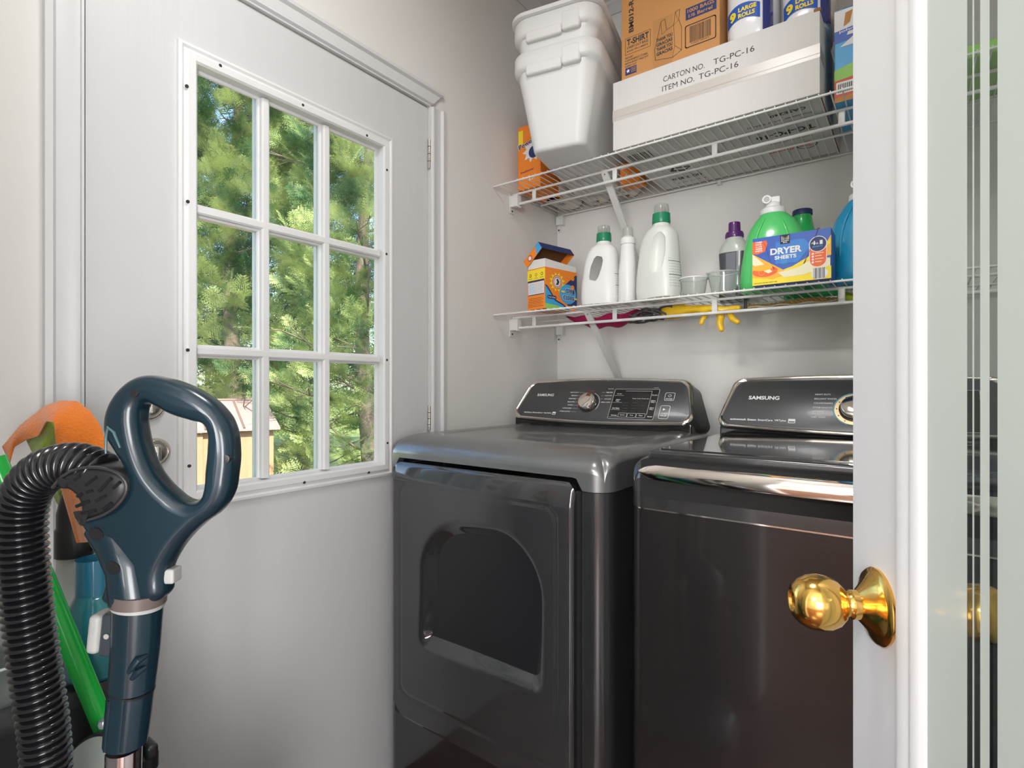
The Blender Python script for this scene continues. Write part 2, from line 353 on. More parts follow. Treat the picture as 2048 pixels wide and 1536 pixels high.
def muntin_h(z, ys):
    pr = [(-.014, -.024), (-.014, -.017), (-.010, -.015), (-.0095, -.006), (-.006, -.003), (.006, -.003), (.0095, -.006), (.010, -.015), (.014, -.017), (.014, -.024)]
    b = MB()
    for a0, a1 in ys:
        V = []
        for y in (a0, a1): V += [(xf+t*1.0+.0003, y, z+o_) for o_, t in pr]
        k = len(pr); b.add(V, [(i, (i+1) % k, k+(i+1) % k, k+i) for i in range(k)]+[tuple(range(k)), tuple(range(k, 2*k))[::-1]], M_sash)
    b.build('glazing_bar', d1)
MY = (.681, .8455); MZ = (1.515, 1.214)
for y in MY: muntin_v(y)
for z in MZ: muntin_h(z, [(GY0+.003, GY1-.003)])
b = MB(); b.bb(gx-.003, gx, GY0-.008, GY1+.008, GZ0-.008, GZ1+.008, M_glass); b.build('glass_pane', d1)
# outer grille face
b = MB(); gxo = gx-.006
for y in MY: b.bb(gxo-.012, gxo, y-.011, y+.011, GZ0-.008, GZ1+.008, M_sash)
for z in MZ: b.bb(gxo-.012, gxo, GY0-.008, GY1+.008, z-.011, z+.011, M_sash)
b.build('outer_grille', d1)
M_seal = mat('tan_seal', (.42, .26, .12), .7)
b = MB(); b.tube([(gx+.002, GY0+.006+.0015*math.sin(i*1.9), GZ0+.008+i*(GZ1-GZ0-.016)/24) for i in range(25)], .0028, M_seal, 6); b.build('glazing_seal', d1, label='loose tan glazing seal')
for (u, v) in ((441, 131), (606, 210), (734, 271), (374, 172), (376, 403), (376, 700), (379, 932), (774, 340), (773, 508), (774, 720), (775, 886), (609, 965), (738, 945)):
    p = at_x(u, v, xf+.012)
    b = MB(); b.lathe([(.0035, -.002), (.0035, .0003), (.002, .0008)], M_gap, p, (1, 0, 0), 12); b.build('screw', d1)
# lock hardware
def rings_on_door(u, v, r, nm, knob):
    p = at_x(u, v, xf); b = MB()
    b.lathe([(r, 0), (r, .004), (r*.88, .009), (r*.80, .010), (r*.78, .006), (r*.62, .006), (r*.60, .012), (r*.3, .014)], M_steel, p, (1, 0, 0), 40)
    if knob: b.lathe([(r*.35, .01), (r*.35, .03), (r*.75, .04), (r*.85, .052), (r*.7, .062), (r*.2, .064)], M_steel, p, (1, 0, 0), 36)
    else: b.rb(p.x+.012, p.x+.026, p.y-.004, p.y+.004, p.z-.014, p.z+.014, .002, M_steel)
    b.build(nm, d1)
rings_on_door(296, 812, .030, 'deadbolt', False); rings_on_door(308, 905, .029, 'keyed_knob', False)
for (z0, z1) in ((1.815, 1.905), (1.0, 1.075), (.2, .28)):
    b = MB(); b.cyl((-W+.003, DY1+.002, z0), (-W+.003, DY1+.002, z1), .0045, M_steel, n=12)
    for k in range(1, 4): b.cyl((-W+.003, DY1+.002, z0+(z1-z0)*k/4-.0008), (-W+.003, DY1+.002, z0+(z1-z0)*k/4+.0008), .0049, M_gap, n=12)
    b.build('hinge', d1)
b = MB(); b.bb(-W-.05, -W-.048, DY0-.004, DY0, 0, DZ+.004, M_gap); b.bb(-W-.05, -W-.048, DY1, DY1+.004, 0, DZ+.004, M_gap); b.bb(-W-.05, -W-.048, DY0-.004, DY1+.004, DZ, DZ+.004, M_gap); b.build('weather_strip', d1)

# ------------------------------------------------------------------ glass door at the right
E = Vector((-.0584, .7273, 0)); RZ2 = math.atan2(-.899, .438)
d2 = thing('door_2', None, None, E, RZ2, kind='structure')
M_d2 = mat('glossy_white_door_paint', (.68, .685, .70), .5, bump=.05, bscale=40, stretch=(1, 1, .1), var=.012)
DW, TH = .755, .035
S1, S2 = .101, .150
b = MB(); b.rb(0, S1+.02, 0, TH, .01, 2.03, .002, M_d2); b.build('stile', d2, local=True)
b = MB(); b.rb(DW-.12, DW, 0, TH, .01, 2.03, .002, M_d2); b.build('stile', d2, local=True)
b = MB(); b.rb(S1+.02, DW-.12, .0005, TH-.0005, .01, .25, .001, M_d2); b.build('rail', d2, local=True)
b = MB(); b.rb(S1+.02, DW-.12, .0005, TH-.0005, 1.91, 2.03, .001, M_d2); b.build('rail', d2, local=True)
def bead_ring(side):
    pr = [(-.002, 0), (-.001, .0030), (.003, .0045), (.009, .0042), (.016, .0020), (.020, .0008), (.024, .0022), (.028, .0018), (.034, -.0020), (.038, -.0060), (.038, -.0145), (-.002, -.0145)]
    zd = -.0065 if side == 0 else -.0245; pr = [(o_*.90, zd if t < -.01 else t*.8 if t < -.005 else t) for o_, t in pr]; b = MB(); R = []; y_face = 0 if side == 0 else TH; sg = -1 if side == 0 else 1
    for (xx, sx, zz, sz) in ((S1+.003, 1, .245, 1), (DW-.115, -1, .245, 1), (DW-.115, -1, 1.915, -1), (S1+.003, 1, 1.915, -1)):
        R.append([(xx+sx*o_, y_face+sg*t, zz+sz*o_) for o_, t in pr])
    k = len(pr); b.add([p for r in R for p in r], [(c_*k+i, c_*k+(i+1) % k, ((c_+1) % 4)*k+(i+1) % k, ((c_+1) % 4)*k+i) for c_ in range(4) for i in range(k)], M_d2)
    b.build('bead_moulding', d2, local=True)
bead_ring(0); bead_ring(1)
# thin weathered crack line along the bead
M_crack = mat('caulk_line', (.25, .25, .26), .9, var=.6, vscale=40)
b = MB()
for i in range(60):
    z = .25+i*.028; wd = .0006+.0014*abs(math.sin(i*2.3))*abs(math.cos(i*.9)); b.bb(S1-.001, S1-.001+wd, -.0004, .001, z, z+.028*random.uniform(.5, 1), M_crack)
b.build('caulk_crack', d2, local=True)
M_frost = mix_mat('frosted_glass', [('Refraction', .10, (.93, .98, .95), .45), ('Diffuse', .48, (.82, .88, .84), 0), ('Translucent', .32, (.84, .92, .88), 0), ('Glossy', .04, (1, 1, 1), .12)])
M_clear2 = clear_mat('clear_glass', (.93, .97, .96))
b = MB(); gy0, gy1 = .0065, .0105; gx0, gx1 = S1+.02, DW-.12; gz0, gz1 = .245, 1.915
b.bb(gx0, gx1, gy0, gy1, gz0, gz1, M_clear2)
st = [(.1935, .200), (.202, .209), (.2195, .2280)]; st += [(gx0+gx1-c_, gx0+gx1-a) for a, c_ in st[::-1]]
xs = gx0
for a, c_ in st+[(gx1, gx1)]:
    b.add([(xs, gy0-.0003, gz0), (a, gy0-.0003, gz0), (a, gy0-.0003, gz1), (xs, gy0-.0003, gz1)], [(0, 1, 2, 3)], M_frost); xs = c_
b.build('glass_pane', d2, local=True, recalc=False)
# knobs: lathe on local -y and +y
KA, KZ = .0626, .914
def door_knob(sg, nm):
    r = MB(); y0 = 0 if sg < 0 else TH; ax = (0, sg, 0)
    r.lathe([(.038, 0), (.0385, .003), (.036, .006), (.033, .007), (.024, .012), (.016, .019), (.0135, .021)], M_brass, (KA, y0, KZ), ax, 48)
    o = r.build('rosette', d2, local=True)
    r = MB(); r.lathe([(.0145, .0195), (.0148, .026), (.0125, .029), (.0125, .031), (.0175, .034), (.0235, .040), (.0275, .049), (.0285, .058), (.0270, .067), (.0225, .076), (.0165, .0815), (.0120, .083), (.0108, .0825), (.0095, .080), (.003, .080)], M_brass, (KA, y0, KZ), ax, 48)
    r.build('knob', d2, local=True)
door_knob(-1, 'k'); door_knob(1, 'k')
b = MB(); b.rb(-.0012, .001, .006, TH-.006, KZ-.028, KZ+.028, .0005, M_brass); b.build('latch_plate', d2, local=True)
b = MB()
for z in (.25, 1.0, 1.75): b.cyl((DW+.004, TH, z), (DW+.004, TH, z+.09), .005, M_brass, n=12)
b.build('hinge', d2, local=True)

# ------------------------------------------------------------------ ceiling lamps (unseen, added to light the rooms)
def added_ceil_lamp(x, y, lab):
    t = thing('added_ceiling_light', lab, 'lamp', (x, y, H-.07))
    b = MB(); b.lathe([(.17, .045), (.17, .07)], M_white, (x, y, H-.07), n=40); b.build('base', t)
    b = MB(); b.lathe([(.16, .045), (.150, .02), (.11, .004), (.05, -.002), (.005, -.003)][::-1], mat('opal_glass', (.9, .88, .84), .3, emit=1.2), (x, y, H-.07), n=40); b.build('glass_shade', t)
added_ceil_lamp(-.42, .55, 'added unseen ceiling light above the laundry floor in front of the dryer')
added_ceil_lamp(-.3, -2.3, 'added unseen ceiling light in the middle of the hall ceiling')

# ------------------------------------------------------------------ wire shelves
YA, YB, YD = 1.527, 1.635, 1.797
def wire_shelf(z, bx, label):
    t = thing('wire_shelf', label, 'shelf', ((-W+XR)/2, (YA+D)/2, z))
    xl, xr = -W+.006, XR-.006
    b = MB(); x = xl+.004
    while x < xr-.004:
        b.tube([(x, YA-.003, z-.001), (x, YB, z), (x, D-.012, z), (x, D-.010, z-.004)], .0016, M_wire, 6); x += .0248
    b.build('deck_wires', t)
    for (y, zz, r, nm, xa) in ((YA, z-.0048, .0030, 'front_rod', xl-.004), (YB, z-.0058, .0040, 'support_rod', xl+.004), (YB, z-.044, .0048, 'hanging_rod', xl+.026), (YD, z-.0052, .0034, 'support_rod', xl+.02), (D-.012, z-.0055, .0034, 'back_rod', xl+.03)):
        b = MB(); b.cyl((xa, y, zz), (xr, y, zz), r, M_wire, n=12); b.build(nm, t)
    for (u0) in (-1.115, -.795, -.475, -.155, .165):
        b = MB(); b.rb(u0-.008, u0+.008, YB-.0035, YB+.0035, z-.046, z-.004, .003, M_wire, 2); b.build('connector_tab', t)
    # wall clips
    def clip(y):
        b = MB(); b.rb(xl-.005, xl-.001, y-.014, y+.014, z-.075, z-.002, .0015, M_wire, 2)
        b.rb(xl-.003, xl+.030, y-.011, y+.011, z-.053, z-.010, .003, M_wire, 3)
        b.rb(xl+.027, xl+.033, y-.013, y+.013, z-.056, z-.012, .002, M_wire, 2)
        b.cyl((xl-.001, y, z-.065), (xl+.0006, y, z-.065), .0035, M_black, n=12); b.build('wall_bracket', t)
    clip(YB)
    b = MB(); b.rb(xl, xl+.030, D-.024, D-.0005, z-.046, z-.010, .003, M_wire, 3); b.rb(xl, xl+.010, D-.006, D-.0005, z-.072, z-.03, .0015, M_wire); b.rb(xl+.026, xl+.034, D-.026, D-.0005, z-.048, z-.012, .002, M_wire)
    b.cyl((xl+.005, D-.0055, z-.063), (xl+.005, D-.0072, z-.063), .0035, M_black, n=12); b.build('wall_bracket', t)
    # diagonal brace: flat channel
    p0 = Vector((bx, YB-.006, z-.004)); p1 = Vector((bx, D-.004, z-.315)); d = (p1-p0).normalized(); q = Vector((1, 0, 0)); nn = d.cross(q)
    b = MB(); rs = []
    for tt, hw in ((0, .010), (.05, .012), (.5, .0115), (.93, .008), (1, .006)):
        c_ = p0.lerp(p1, tt); rs.append([c_-q*hw-nn*.0035, c_+q*hw-nn*.0035, c_+q*hw+nn*.0035, c_-q*hw+nn*.0035])
    b.rings(rs, M_wire); b.cyl(p0+d*.012-nn*.0034, p0+d*.012-nn*.0046, .003, M_steel, n=10); b.cyl(p0+d*.012+nn*.0034, p0+d*.012+nn*.0046, .003, M_steel, n=10)
    b.build('diagonal_brace', t)
    for cxx in (-.55, -.1):
        b = MB(); b.rb(cxx-.006, cxx+.006, D-.018, D-.001, z-.018, z-.002, .002, M_wire); b.build('wall_clip', t)
    return t
ZU, ZL = 1.8587, 1.3987
wire_shelf(ZU-.0016, -.832, 'upper white wire shelf holding the bins and cartons')
wire_shelf(ZL-.0016, -.896, 'lower white wire shelf holding the detergent bottles')

# ------------------------------------------------------------------ dryer and washer
def brushed(name, col, rough, metal, axis, coat=.6):
    m = mat(name, col, rough, metal, coat=coat, bump=.05, bscale=500, stretch=axis, var=.10, vscale=60); return m
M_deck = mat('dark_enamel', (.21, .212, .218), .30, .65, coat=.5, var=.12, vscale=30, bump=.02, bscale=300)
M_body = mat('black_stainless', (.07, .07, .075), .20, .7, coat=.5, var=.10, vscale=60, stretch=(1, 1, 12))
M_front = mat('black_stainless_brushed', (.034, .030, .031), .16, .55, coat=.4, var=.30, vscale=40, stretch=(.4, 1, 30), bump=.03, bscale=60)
M_dpan = mat('dryer_door_grey', (.070, .071, .076), .10, .55, coat=.8)
M_panel = mat('console_grey', (.085, .087, .092), .34, .5, coat=.08)
M_blk = mat('gloss_black', (.006, .006, .007), .12, coat=.6)
M_dglass = mat('smoked_glass', (.010, .010, .012), .05, coat=1.)
M_side = mat('appliance_side', (.05, .055, .05), .35, .3)
M_red = mat('red_print', (.55, .04, .05), .5); M_cyan = mat('cyan_print', (.05, .35, .5), .4)

def rrect_clamp(x, y, x0, x1, y0, r):
    # round only the two front corners
    cx = None
    if x < x0+r: cx = x0+r
    elif x > x1-r: cx = x1-r
    if cx is not None and y < y0+r:
        dx, dy = x-cx, y-(y0+r); m_ = max(abs(dx), abs(dy)); L = math.hypot(dx, dy)
        if L > 1e-9: x = cx+dx/L*m_; y = y0+r+dy/L*m_
    return x, y
def deck(b, x0, x1, y0, y1, zt, zs, m, fr=.10, fd=.048, sr=.06, sd=.03, notch=None, rc=.045, crease=True, nx=90, ny=70):
    xs = [x0+(x1-x0)*(.5-.5*math.cos(PI*i/nx)) for i in range(nx+1)]; ys = [y0+(y1-y0)*(j/ny)**1.6 for j in range(ny+1)]
    V = []
    for j, y in enumerate(ys):
        for i, x in enumerate(xs):
            a = max(0, 1-(y-y0)/fr); c_ = max(0, 1-(x-x0)/sr, 1-(x1-x)/sr)
            dz = fd*(1-math.sqrt(max(0, 1-a*a))) + sd*(1-math.sqrt(max(0, 1-c_*c_)))*(1-.3*a)
            if crease:   # dished middle of the top
                e = min((x-x0)/.085, (x1-x)/.085, (y-y0)/.125); t_ = max(0, min(1, (e-1)*9)); dz += .0045*t_*t_*(3-2*t_)
            X, Y = rrect_clamp(x, y, x0, x1, y0, rc); V.append((X, Y, zt-dz))
    n1 = nx+1; Fs = [(j*n1+i, j*n1+i+1, (j+1)*n1+i+1, (j+1)*n1+i) for j in range(ny) for i in range(nx)]
    b.add(V, Fs, m)
    # skirt
    per = [(0, j) for j in range(ny, -1, -1)]+[(i, 0) for i in range(1, nx+1)]+[(nx, j) for j in range(1, ny+1)]
    S = []
    for (i, j) in per:
        p = V[j*n1+i]; S.append(p)
    B_ = []
    for (i, j), p in zip(per, S):
        zb = zs
        if notch and j == 0:
            e = min((p[0]-notch[0])/.02, (notch[1]-p[0])/.02); e = max(0, min(1, e)); zb = zs+(notch[2]-zs)*e*e*(3-2*e)
        B_.append((p[0], p[1], zb))
    k = len(S); b.add(S+B_, [(i, i+1, k+i+1, k+i) for i in range(k-1)], m)
    # underside lip turning in
    I_ = [(q[0]*.97+((x0+x1)/2)*.03, q[1]+.014, q[2]+.001) for q in B_]
    b.add(B_+I_, [(i, i+1, k+i+1, k+i) for i in range(k-1)], m)

def console(t, x0, x1, yb, z0, ztop, yt, m_face):
    """tilted control panel: face frame from bottom (yb,z0) to top (yt,ztop)"""
    xc = (x0+x1)/2; hw = (x1-x0)/2; U = Vector((1, 0, 0)); Vv = Vector((0, yt-yb, ztop-z0)); hgt = Vv.length; Vv.normalize(); N = U.cross(Vv)
    def outline(ins=0., push=0., n=14):
        pts = []; hb, ht = hw-ins, hw-.026-ins; y0_, y1_ = ins, hgt-ins; r0, r1 = .030, .034
        def cor(cx, cy, r, a0, a1):
            for k in range(n): a = a0+(a1-a0)*k/(n-1); pts.append((cx+r*math.cos(a), cy+r*math.sin(a)))
        cor(hb-r0-.004, y0_+r0, r0, -PI/2, 0); cor(ht-r1, y1_-r1-.006, r1, .15, PI/2)
        for k in range(1, 8): a = k/8; pts.append(((ht-r1)*(1-2*a), y1_-.006+.008*math.sin(PI*a)))
        cor(-(ht-r1), y1_-r1-.006, r1, PI/2, PI-.15); cor(-(hb-r0-.004), y0_+r0, r0, PI, 3*PI/2)
        for k in range(1, 8): a = k/8; pts.append((-(hb-r0-.004)*(1-2*a), y0_-.010*math.sin(PI*a)))
        return [Vector((xc, yb, z0))+U*x+Vv*y+N*push for x, y in pts]
    # body behind the face
    b = MB(); o0 = outline(0, -.006); body = [outline(0.002, 0.), o0]
    for dy, drop in ((.045, .0), (.115, .020)):
        ring = []
        for p in o0:
            t_ = max(0, min(1, (p.z-z0)/(ztop-z0))); ring.append(Vector((p.x+math.copysign(.014*(1-t_)**1.5, p.x-xc)*(1 if dy > .1 else .6), p.y*.35+(yb+.03)*.65+dy, .988+(ztop-drop-.988)*t_)))
        body.append(ring)
    b.rings(body, M_side); cs = b.build('console_housing', t)
    b = MB(); b.rings([outline(0, 0.0), outline(.002, .004), outline(.006, .006), outline(.010, .004), outline(.012, .0)], M_chrome, False, False); b.build('chrome_bezel', cs)
    b = MB(); b.rings([outline(.011, .0015), outline(.012, .0022)], m_face, False, True); b.build('control_panel', cs)
    # plinth filling below the console
    b = MB(); b.rb(x0+.008, x1-.008, yb+.008, yb+.10, z0-.05, z0+.004, .006, M_blk, 2); b.build('console_base', t)
    o = Vector((xc, yb, z0))+N*.0026
    return cs, (lambda mb: Panel(mb, o, U, Vv, .0002)), hgt, (o, U, Vv, N)

# ---- dryer
DX0, DX1, DYF, DYB = -1.2025, -.511, 1.017, 1.72
dr = thing('clothes_dryer', 'dark grey front-loading dryer standing beside the exterior door', 'dryer', ((DX0+DX1)/2, (DYF+DYB)/2, 0))
b = MB(); ys = DYF+.012
def vprism(b, pts, z0, z1, m): n_ = len(pts); b.add([(x, y, z) for z in (z0, z1) for x, y in pts], [(i, (i+1) % n_, n_+(i+1) % n_, n_+i) for i in range(n_)]+[tuple(range(n_))[::-1], tuple(range(n_, 2*n_))], m)
def rplan(x0, x1, y0, y1, r, n=8):
    pts = []
    for k in range(n+1): a = PI+PI/2*k/n; pts.append((x0+r+r*math.cos(a), y0+r+r*math.sin(a)))
    for k in range(n+1): a = 3*PI/2+PI/2*k/n; pts.append((x1-r+r*math.cos(a), y0+r+r*math.sin(a)))
    return pts+[(x1, y1), (x0, y1)]
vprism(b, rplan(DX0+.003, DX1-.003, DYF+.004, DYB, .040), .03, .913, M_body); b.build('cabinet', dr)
b = MB(); b.bb(-1.158, -.572, DYF-.002, DYF+.006, .24, .9145, M_black); b.build('door_gasket', dr)
b = MB()
for x in (DX0+.06, DX1-.06):
    for y in (DYF+.08, DYB-.06): b = MB(); b.cyl((x, y, 0), (x, y, .035), .02, M_black); b.build('levelling_foot', dr)
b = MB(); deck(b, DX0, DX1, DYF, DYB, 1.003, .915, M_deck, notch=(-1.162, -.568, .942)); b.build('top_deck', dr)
# dryer door: heightfield with D-shaped bowl
ex0, ex1, ez0, ez1 = -1.148, -.582, .25, .932
def rr_sd(x, z, x0, x1, z0, z1, r):
    qx = abs(x-(x0+x1)/2)-(x1-x0)/2+r; qz = abs(z-(z0+z1)/2)-(z1-z0)/2+r
    return math.hypot(max(qx, 0), max(qz, 0))+min(max(qx, qz), 0)-r
def bowl(x, z):
    return rr_sd(x, z, -1.045, -.652, .455, .812, .15 if z > .6335 else .035)
NX, NZ = 130, 150
V = []; yb0 = DYF-.020
for j in range(NZ+1):
    for i in range(NX+1):
        x = ex0+(ex1-ex0)*i/NX; z = ez0+(ez1-ez0)*j/NZ
        # rounded corners of the outline
        r = .022 if z > .6 else .07
        for cx_, sx in ((ex0+r, -1), (ex1-r, 1)):
            for cz_, sz in (((ez1-r), 1),) if z > .6 else (((ez0+r), -1),):
                dx, dz = (x-cx_)*sx, (z-cz_)*sz
                if dx > 0 and dz > 0:
                    m_ = max(dx, dz); L = math.hypot(dx, dz); x = cx_+sx*dx/L*m_; z = cz_+sz*dz/L*m_
        y = yb0
        e = min(x-ex0, ex1-x, z-ez0, ez1-z); 
        if e < .008: y += .008*(1-math.sqrt(max(0, 1-(1-e/.008)**2)))
        s_ = bowl(x, z); wdt = .032+.038*max(0, min(1, (-.75-x)/.25)); sb_ = max(0, min(1, (.60-z)/.10)); wdt = wdt*(1-sb_)+.048*sb_
        t_ = max(0, min(1, (-s_)/wdt)); y += .030*t_*t_*(3-2*t_)
        g = rr_sd(x, z, -1.113, -.622, .316, .877, .03)      # groove of the inner panel
        if abs(g) < .0035: y += .0018
        y -= .006*math.cos((x-(ex0+ex1)/2)/(ex1-ex0)*2.4); y += .13*max(0, z-.880)+2.0*max(0, z-.880)**2
        V.append((x, y, z))
n1 = NX+1; Fs = [(j*n1+i, j*n1+i+1, (j+1)*n1+i+1, (j+1)*n1+i) for j in range(NZ) for i in range(NX)]
b = MB(); b.add(V, Fs, M_dpan)
per = [i for i in range(NX)]+[j*n1+NX for j in range(NZ)]+[NZ*n1+i for i in range(NX, 0, -1)]+[j*n1 for j in range(NZ, 0, -1)]
S = [V[k] for k in per]; k = len(S); b.add(S+[(p[0], DYF+.002, p[2]) for p in S], [(i, (i+1) % k, k+(i+1) % k, k+i) for i in range(k)], M_blk)
dd = b.build('door', dr, ang=60)
wx0, wx1, wz0, wz1 = -.975, -.686, .504, .758; pts = []
for ccx, ccz, r, a0 in ((wx1-.02, wz0+.02, .02, -PI/2), (wx1-.130, wz1-.130, .130, 0), (wx0+.130, wz1-.130, .130, PI/2), (wx0+.02, wz0+.02, .02, PI)):
    for k in range(12): a = a0+PI/2*k/11; pts.append((ccx+r*math.cos(a), ccz+r*math.sin(a)))
b = MB(); yw = lambda x: yb0+.0288-.006*math.cos((x-(ex0+ex1)/2)/(ex1-ex0)*2.4)
b.add([(x, yw(x), z) for x, z in pts]+[(x, yb0+.034, z) for x, z in pts], [tuple(range(len(pts)))]+[(i, (i+1) % len(pts), len(pts)+(i+1) % len(pts), len(pts)+i) for i in range(len(pts))], M_dglass); b.build('smoked_window', dd)
cs, pan, hgt, fr_ = console(dr, -1.190, -.527, 1.600, 1.022, 1.163, 1.690, M_panel)
def knob3(mb, o, U, Vv, N, x, y, r, h, m1, m2):
    c_ = o+U*x+Vv*y
    mb.lathe([(r*1.14, 0), (r*1.14, .003), (r*1.02, .004)], m2, c_, N, 40)
    mb.lathe([(r, .003), (r, h*.75), (r*.93, h*.93), (r*.80, h), (r*.3, h*1.02), (.0005, h*1.03)], m1, c_, N, 40)
    for k in range(7):
        a = -.9+k*.3; p = c_+U*r*1.01*math.cos(a)+Vv*r*1.01*math.sin(a); mb.cyl(p+N*.005, p+N*h*.7, .0008, m2, n=6)
b = MB(); p = pan(b)
p.text('SAMSUNG', -.252, .0925, .070, .0105, M_wink, 2, .02)
p.text('MultiSteam', -.283, .0215, .034, .0052, M_wink, 2, .02); p.text('MoistureSensor', -.246, .0215, .044, .0052, M_wink, 2, .02); p.text('SmartCare', -.198, .0215, .031, .0052, M_wink, 2, .02); p.rect(-.163, .018, .013, .011, M_wink, 1); p.rect(-.1615, .0195, .010, .004, M_panel, 2)
for i, tt in enumerate(('HEAVY DUTY', 'BEDDING', 'PERM PRESS', 'DELICATES', 'TOWELS', 'ACTIVE WEAR', 'STEAM SANITIZE')):
    yy = .1075-i*.0128; p.text(tt, -.083-.002*i, yy, 0, .0040, M_wink, 2, .01, align='R'); p.line([(-.080-.002*i, yy+.002), (-.060-.002*i, yy+.002)], .0005, M_wink)
for i, tt in enumerate(('TIME DRY', 'QUICK DRY', 'AIR FLUFF', 'SMALL LOAD')):
    yy = .1085-i*.0128; p.text(tt, .046, yy, 0, .0040, M_wink, 2, .01, align='R'); p.line([(.006, yy+.002), (.016, yy+.002)], .0005, M_wink)
p.text('NORMAL', -.034, .1145, 0, .0035, M_red, 2, .01, align='C'); p.text('Manual Dry', .036, .1225, 0, .004, M_wink, 2, .01, align='C')
p.ring(-.034, .068, .0405, .0012, M_red, 1, 40, PI*.55, PI*1.15); p.ring(-.034, .068, .0405, .0012, M_wink, 1, 40, -.6, PI*.4)
b.build('lettering', cs); b = MB(); p = pan(b)
p.rrect(.052, .012, .154, .112, .004, M_blk, 1); p.rrect(.052, .012, .154, .112, .004, M_wink, 2, .0008)
p.rect(.092, .082, .088, .034, M_blk, 3); p.line([(.092, .1165), (.182, .1165)], .0008, M_wink, 3); p.line([(.182, .1165), (.182, .03)], .0008, M_wink, 3)
p.text('Drying  Cooling  Wrinkle  End', .122, .0855, .055, .0035, M_wink, 4, .012)
for i, tt in enumerate(('Eco Dry', 'Adjust\nTime', 'Anti Static', 'Wrinkle')): p.text(tt, .072, .1025-i*.027, 0, .0045 if '\n' not in tt else .010, M_wink, 4, .015, align='C'); p.line([(.055, .099-i*.027), (.088, .099-i*.027)], .0006, M_wink, 3)
for i in range(3):
    for j in range(4): p.rect(.096+i*.029, .070-j*.010, .018, .0022, M_side, 3)
for i, tt in enumerate(('Dryness', 'Temp.', 'Time')): p.rrect(.087+i*.031, .018, .029, .015, .002, M_wink, 3, .0008); p.text(tt, .1015+i*.031, .0235, 0, .0045, M_wink, 4, .015, align='C')
for i, tt in enumerate(('My Cycle', 'Adjust\nTime +', 'Adjust\nTime -', 'Sound')): p.text(tt, .194, .099-i*.026, 0, .0045 if '\n' not in tt else .010, M_wink, 4, .015, align='C')
p.text('Temperature', .193, .1275, 0, .003, M_wink, 3, .01, align='C')
b.build('display_panel', cs); b = MB(); p = pan(b)
p.rrect(.228, .083, .030, .028, .004, M_wink, 2, .0012); p.text('POWER', .243, .086, 0, .0045, M_wink, 3, .015, align='C'); p.ring(.243, .1000, .0042, .001, M_wink, 3)
b.build('power_button', cs); b = MB(); p = pan(b)
p.rrect(.222, .018, .030, .046, .005, M_wink, 2, .0014); p.text('START\nPAUSE', .237, .026, 0, .0125, M_wink, 3, .015, align='C'); p.poly([(.231, .046), (.239, .0505), (.231, .055)], M_wink, 3)
b.build('start_button', cs)
b = MB(); knob3(b, *fr_, -.034, .068, .031, .022, M_chrome, M_blk); b.build('cycle_dial', cs)

# ---- washer
WX0, WX1, WYF, WYB = -.475, .211, 1.035, 1.72
wa = thing('washing_machine', 'dark grey top-loading washing machine with smoked glass lid', 'washer', ((WX0+WX1)/2, (WYF+WYB)/2, 0))
b = MB(); vprism(b, rplan(WX0+.002, WX1-.002, WYF+.002, WYB, .030), .03, .891, M_front); b.build('cabinet', wa)
b = MB()
for x in (WX0+.06, WX1-.06):
    for y in (WYF+.08, WYB-.06): b = MB(); b.cyl((x, y, 0), (x, y, .035), .02, M_black); b.build('levelling_foot', wa)
b = MB()   # rounded cap profile swept along x with rounded corners: lower band + side rails
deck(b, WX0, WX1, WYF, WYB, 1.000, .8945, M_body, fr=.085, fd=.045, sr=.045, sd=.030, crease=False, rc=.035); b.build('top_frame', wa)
b = MB(); b.lathe([(1, 0), (1, 1)], M_chrome) if False else None
vprism(b, rplan(WX0+.0015, WX1-.0015, WYF+.0012, WYB, .034), .8915, .8945, M_chrome); b.build('chrome_seam', wa)
# lid
lx0, lx1 = WX0+.045, WX1-.045; ly0, ly1 = WYF+.055, 1.585
lid = None
b = MB(); b.rb(lx0-.014, lx1+.014, WYF+.030, ly1+.006, .985, 1.0065, .006, M_body, 3); lid = b.build('lid', wa)
b = MB(); b.rb(lx0, lx1, ly0+.012, ly1, 1.0055, 1.0085, .001, M_dglass, 2); b.build('smoked_glass', lid)
b = MB(); b.bb(WX0+.030, WX1-.030, WYF-.0015, WYF+.07, .919, .990, mat('recess_shade_black', (.004, .004, .004), .8)); b.build('recess_shade_block', wa)  # solid black block stands in for the shade inside the handle recess
b = MB(); rs = []
for i in range(33):
    t_ = i/32; x = WX0+.026+(WX1-WX0-.052)*t_; bow = -.020*math.sin(PI*t_); e = min(1, min(t_, 1-t_)*22); e = math.sqrt(max(.02, 1-(1-e)**2))
    y = WYF-.004+bow; zc = .968
    rs.append([Vector((x, y+dy*e, zc+dz*e)) for dy, dz in ((.050, .0200), (.020, .0190), (.006, .0140), (.000, .004), (-.002, -.004), (.002, -.0145), (.010, -.0165), (.050, -.0165))])
b.rings(rs, M_chrome); b.build('lid_handle', lid)
cs, pan, hgt, fr_ = console(wa, -.462, .198, 1.600, 1.022, 1.166, 1.690, M_panel)
b = MB(); p = pan(b)
p.text('SAMSUNG', -.252, .0905, .080, .0120, M_wink, 2, .03)
p.text('activewash', -.293, .0225, .042, .0062, M_wink, 2, .02); p.text('Steam', -.247, .0225, .023, .006, M_wink, 2, .03); p.text('SmartCare', -.220, .0225, .038, .006, M_wink, 2, .02); p.text('VRTplus', -.178, .0215, .029, .0072, M_wink, 2, .02)
p.rrect(-.144, .019, .017, .013, .001, M_wink, 1); p.rect(-.1425, .021, .014, .004, M_panel, 2)
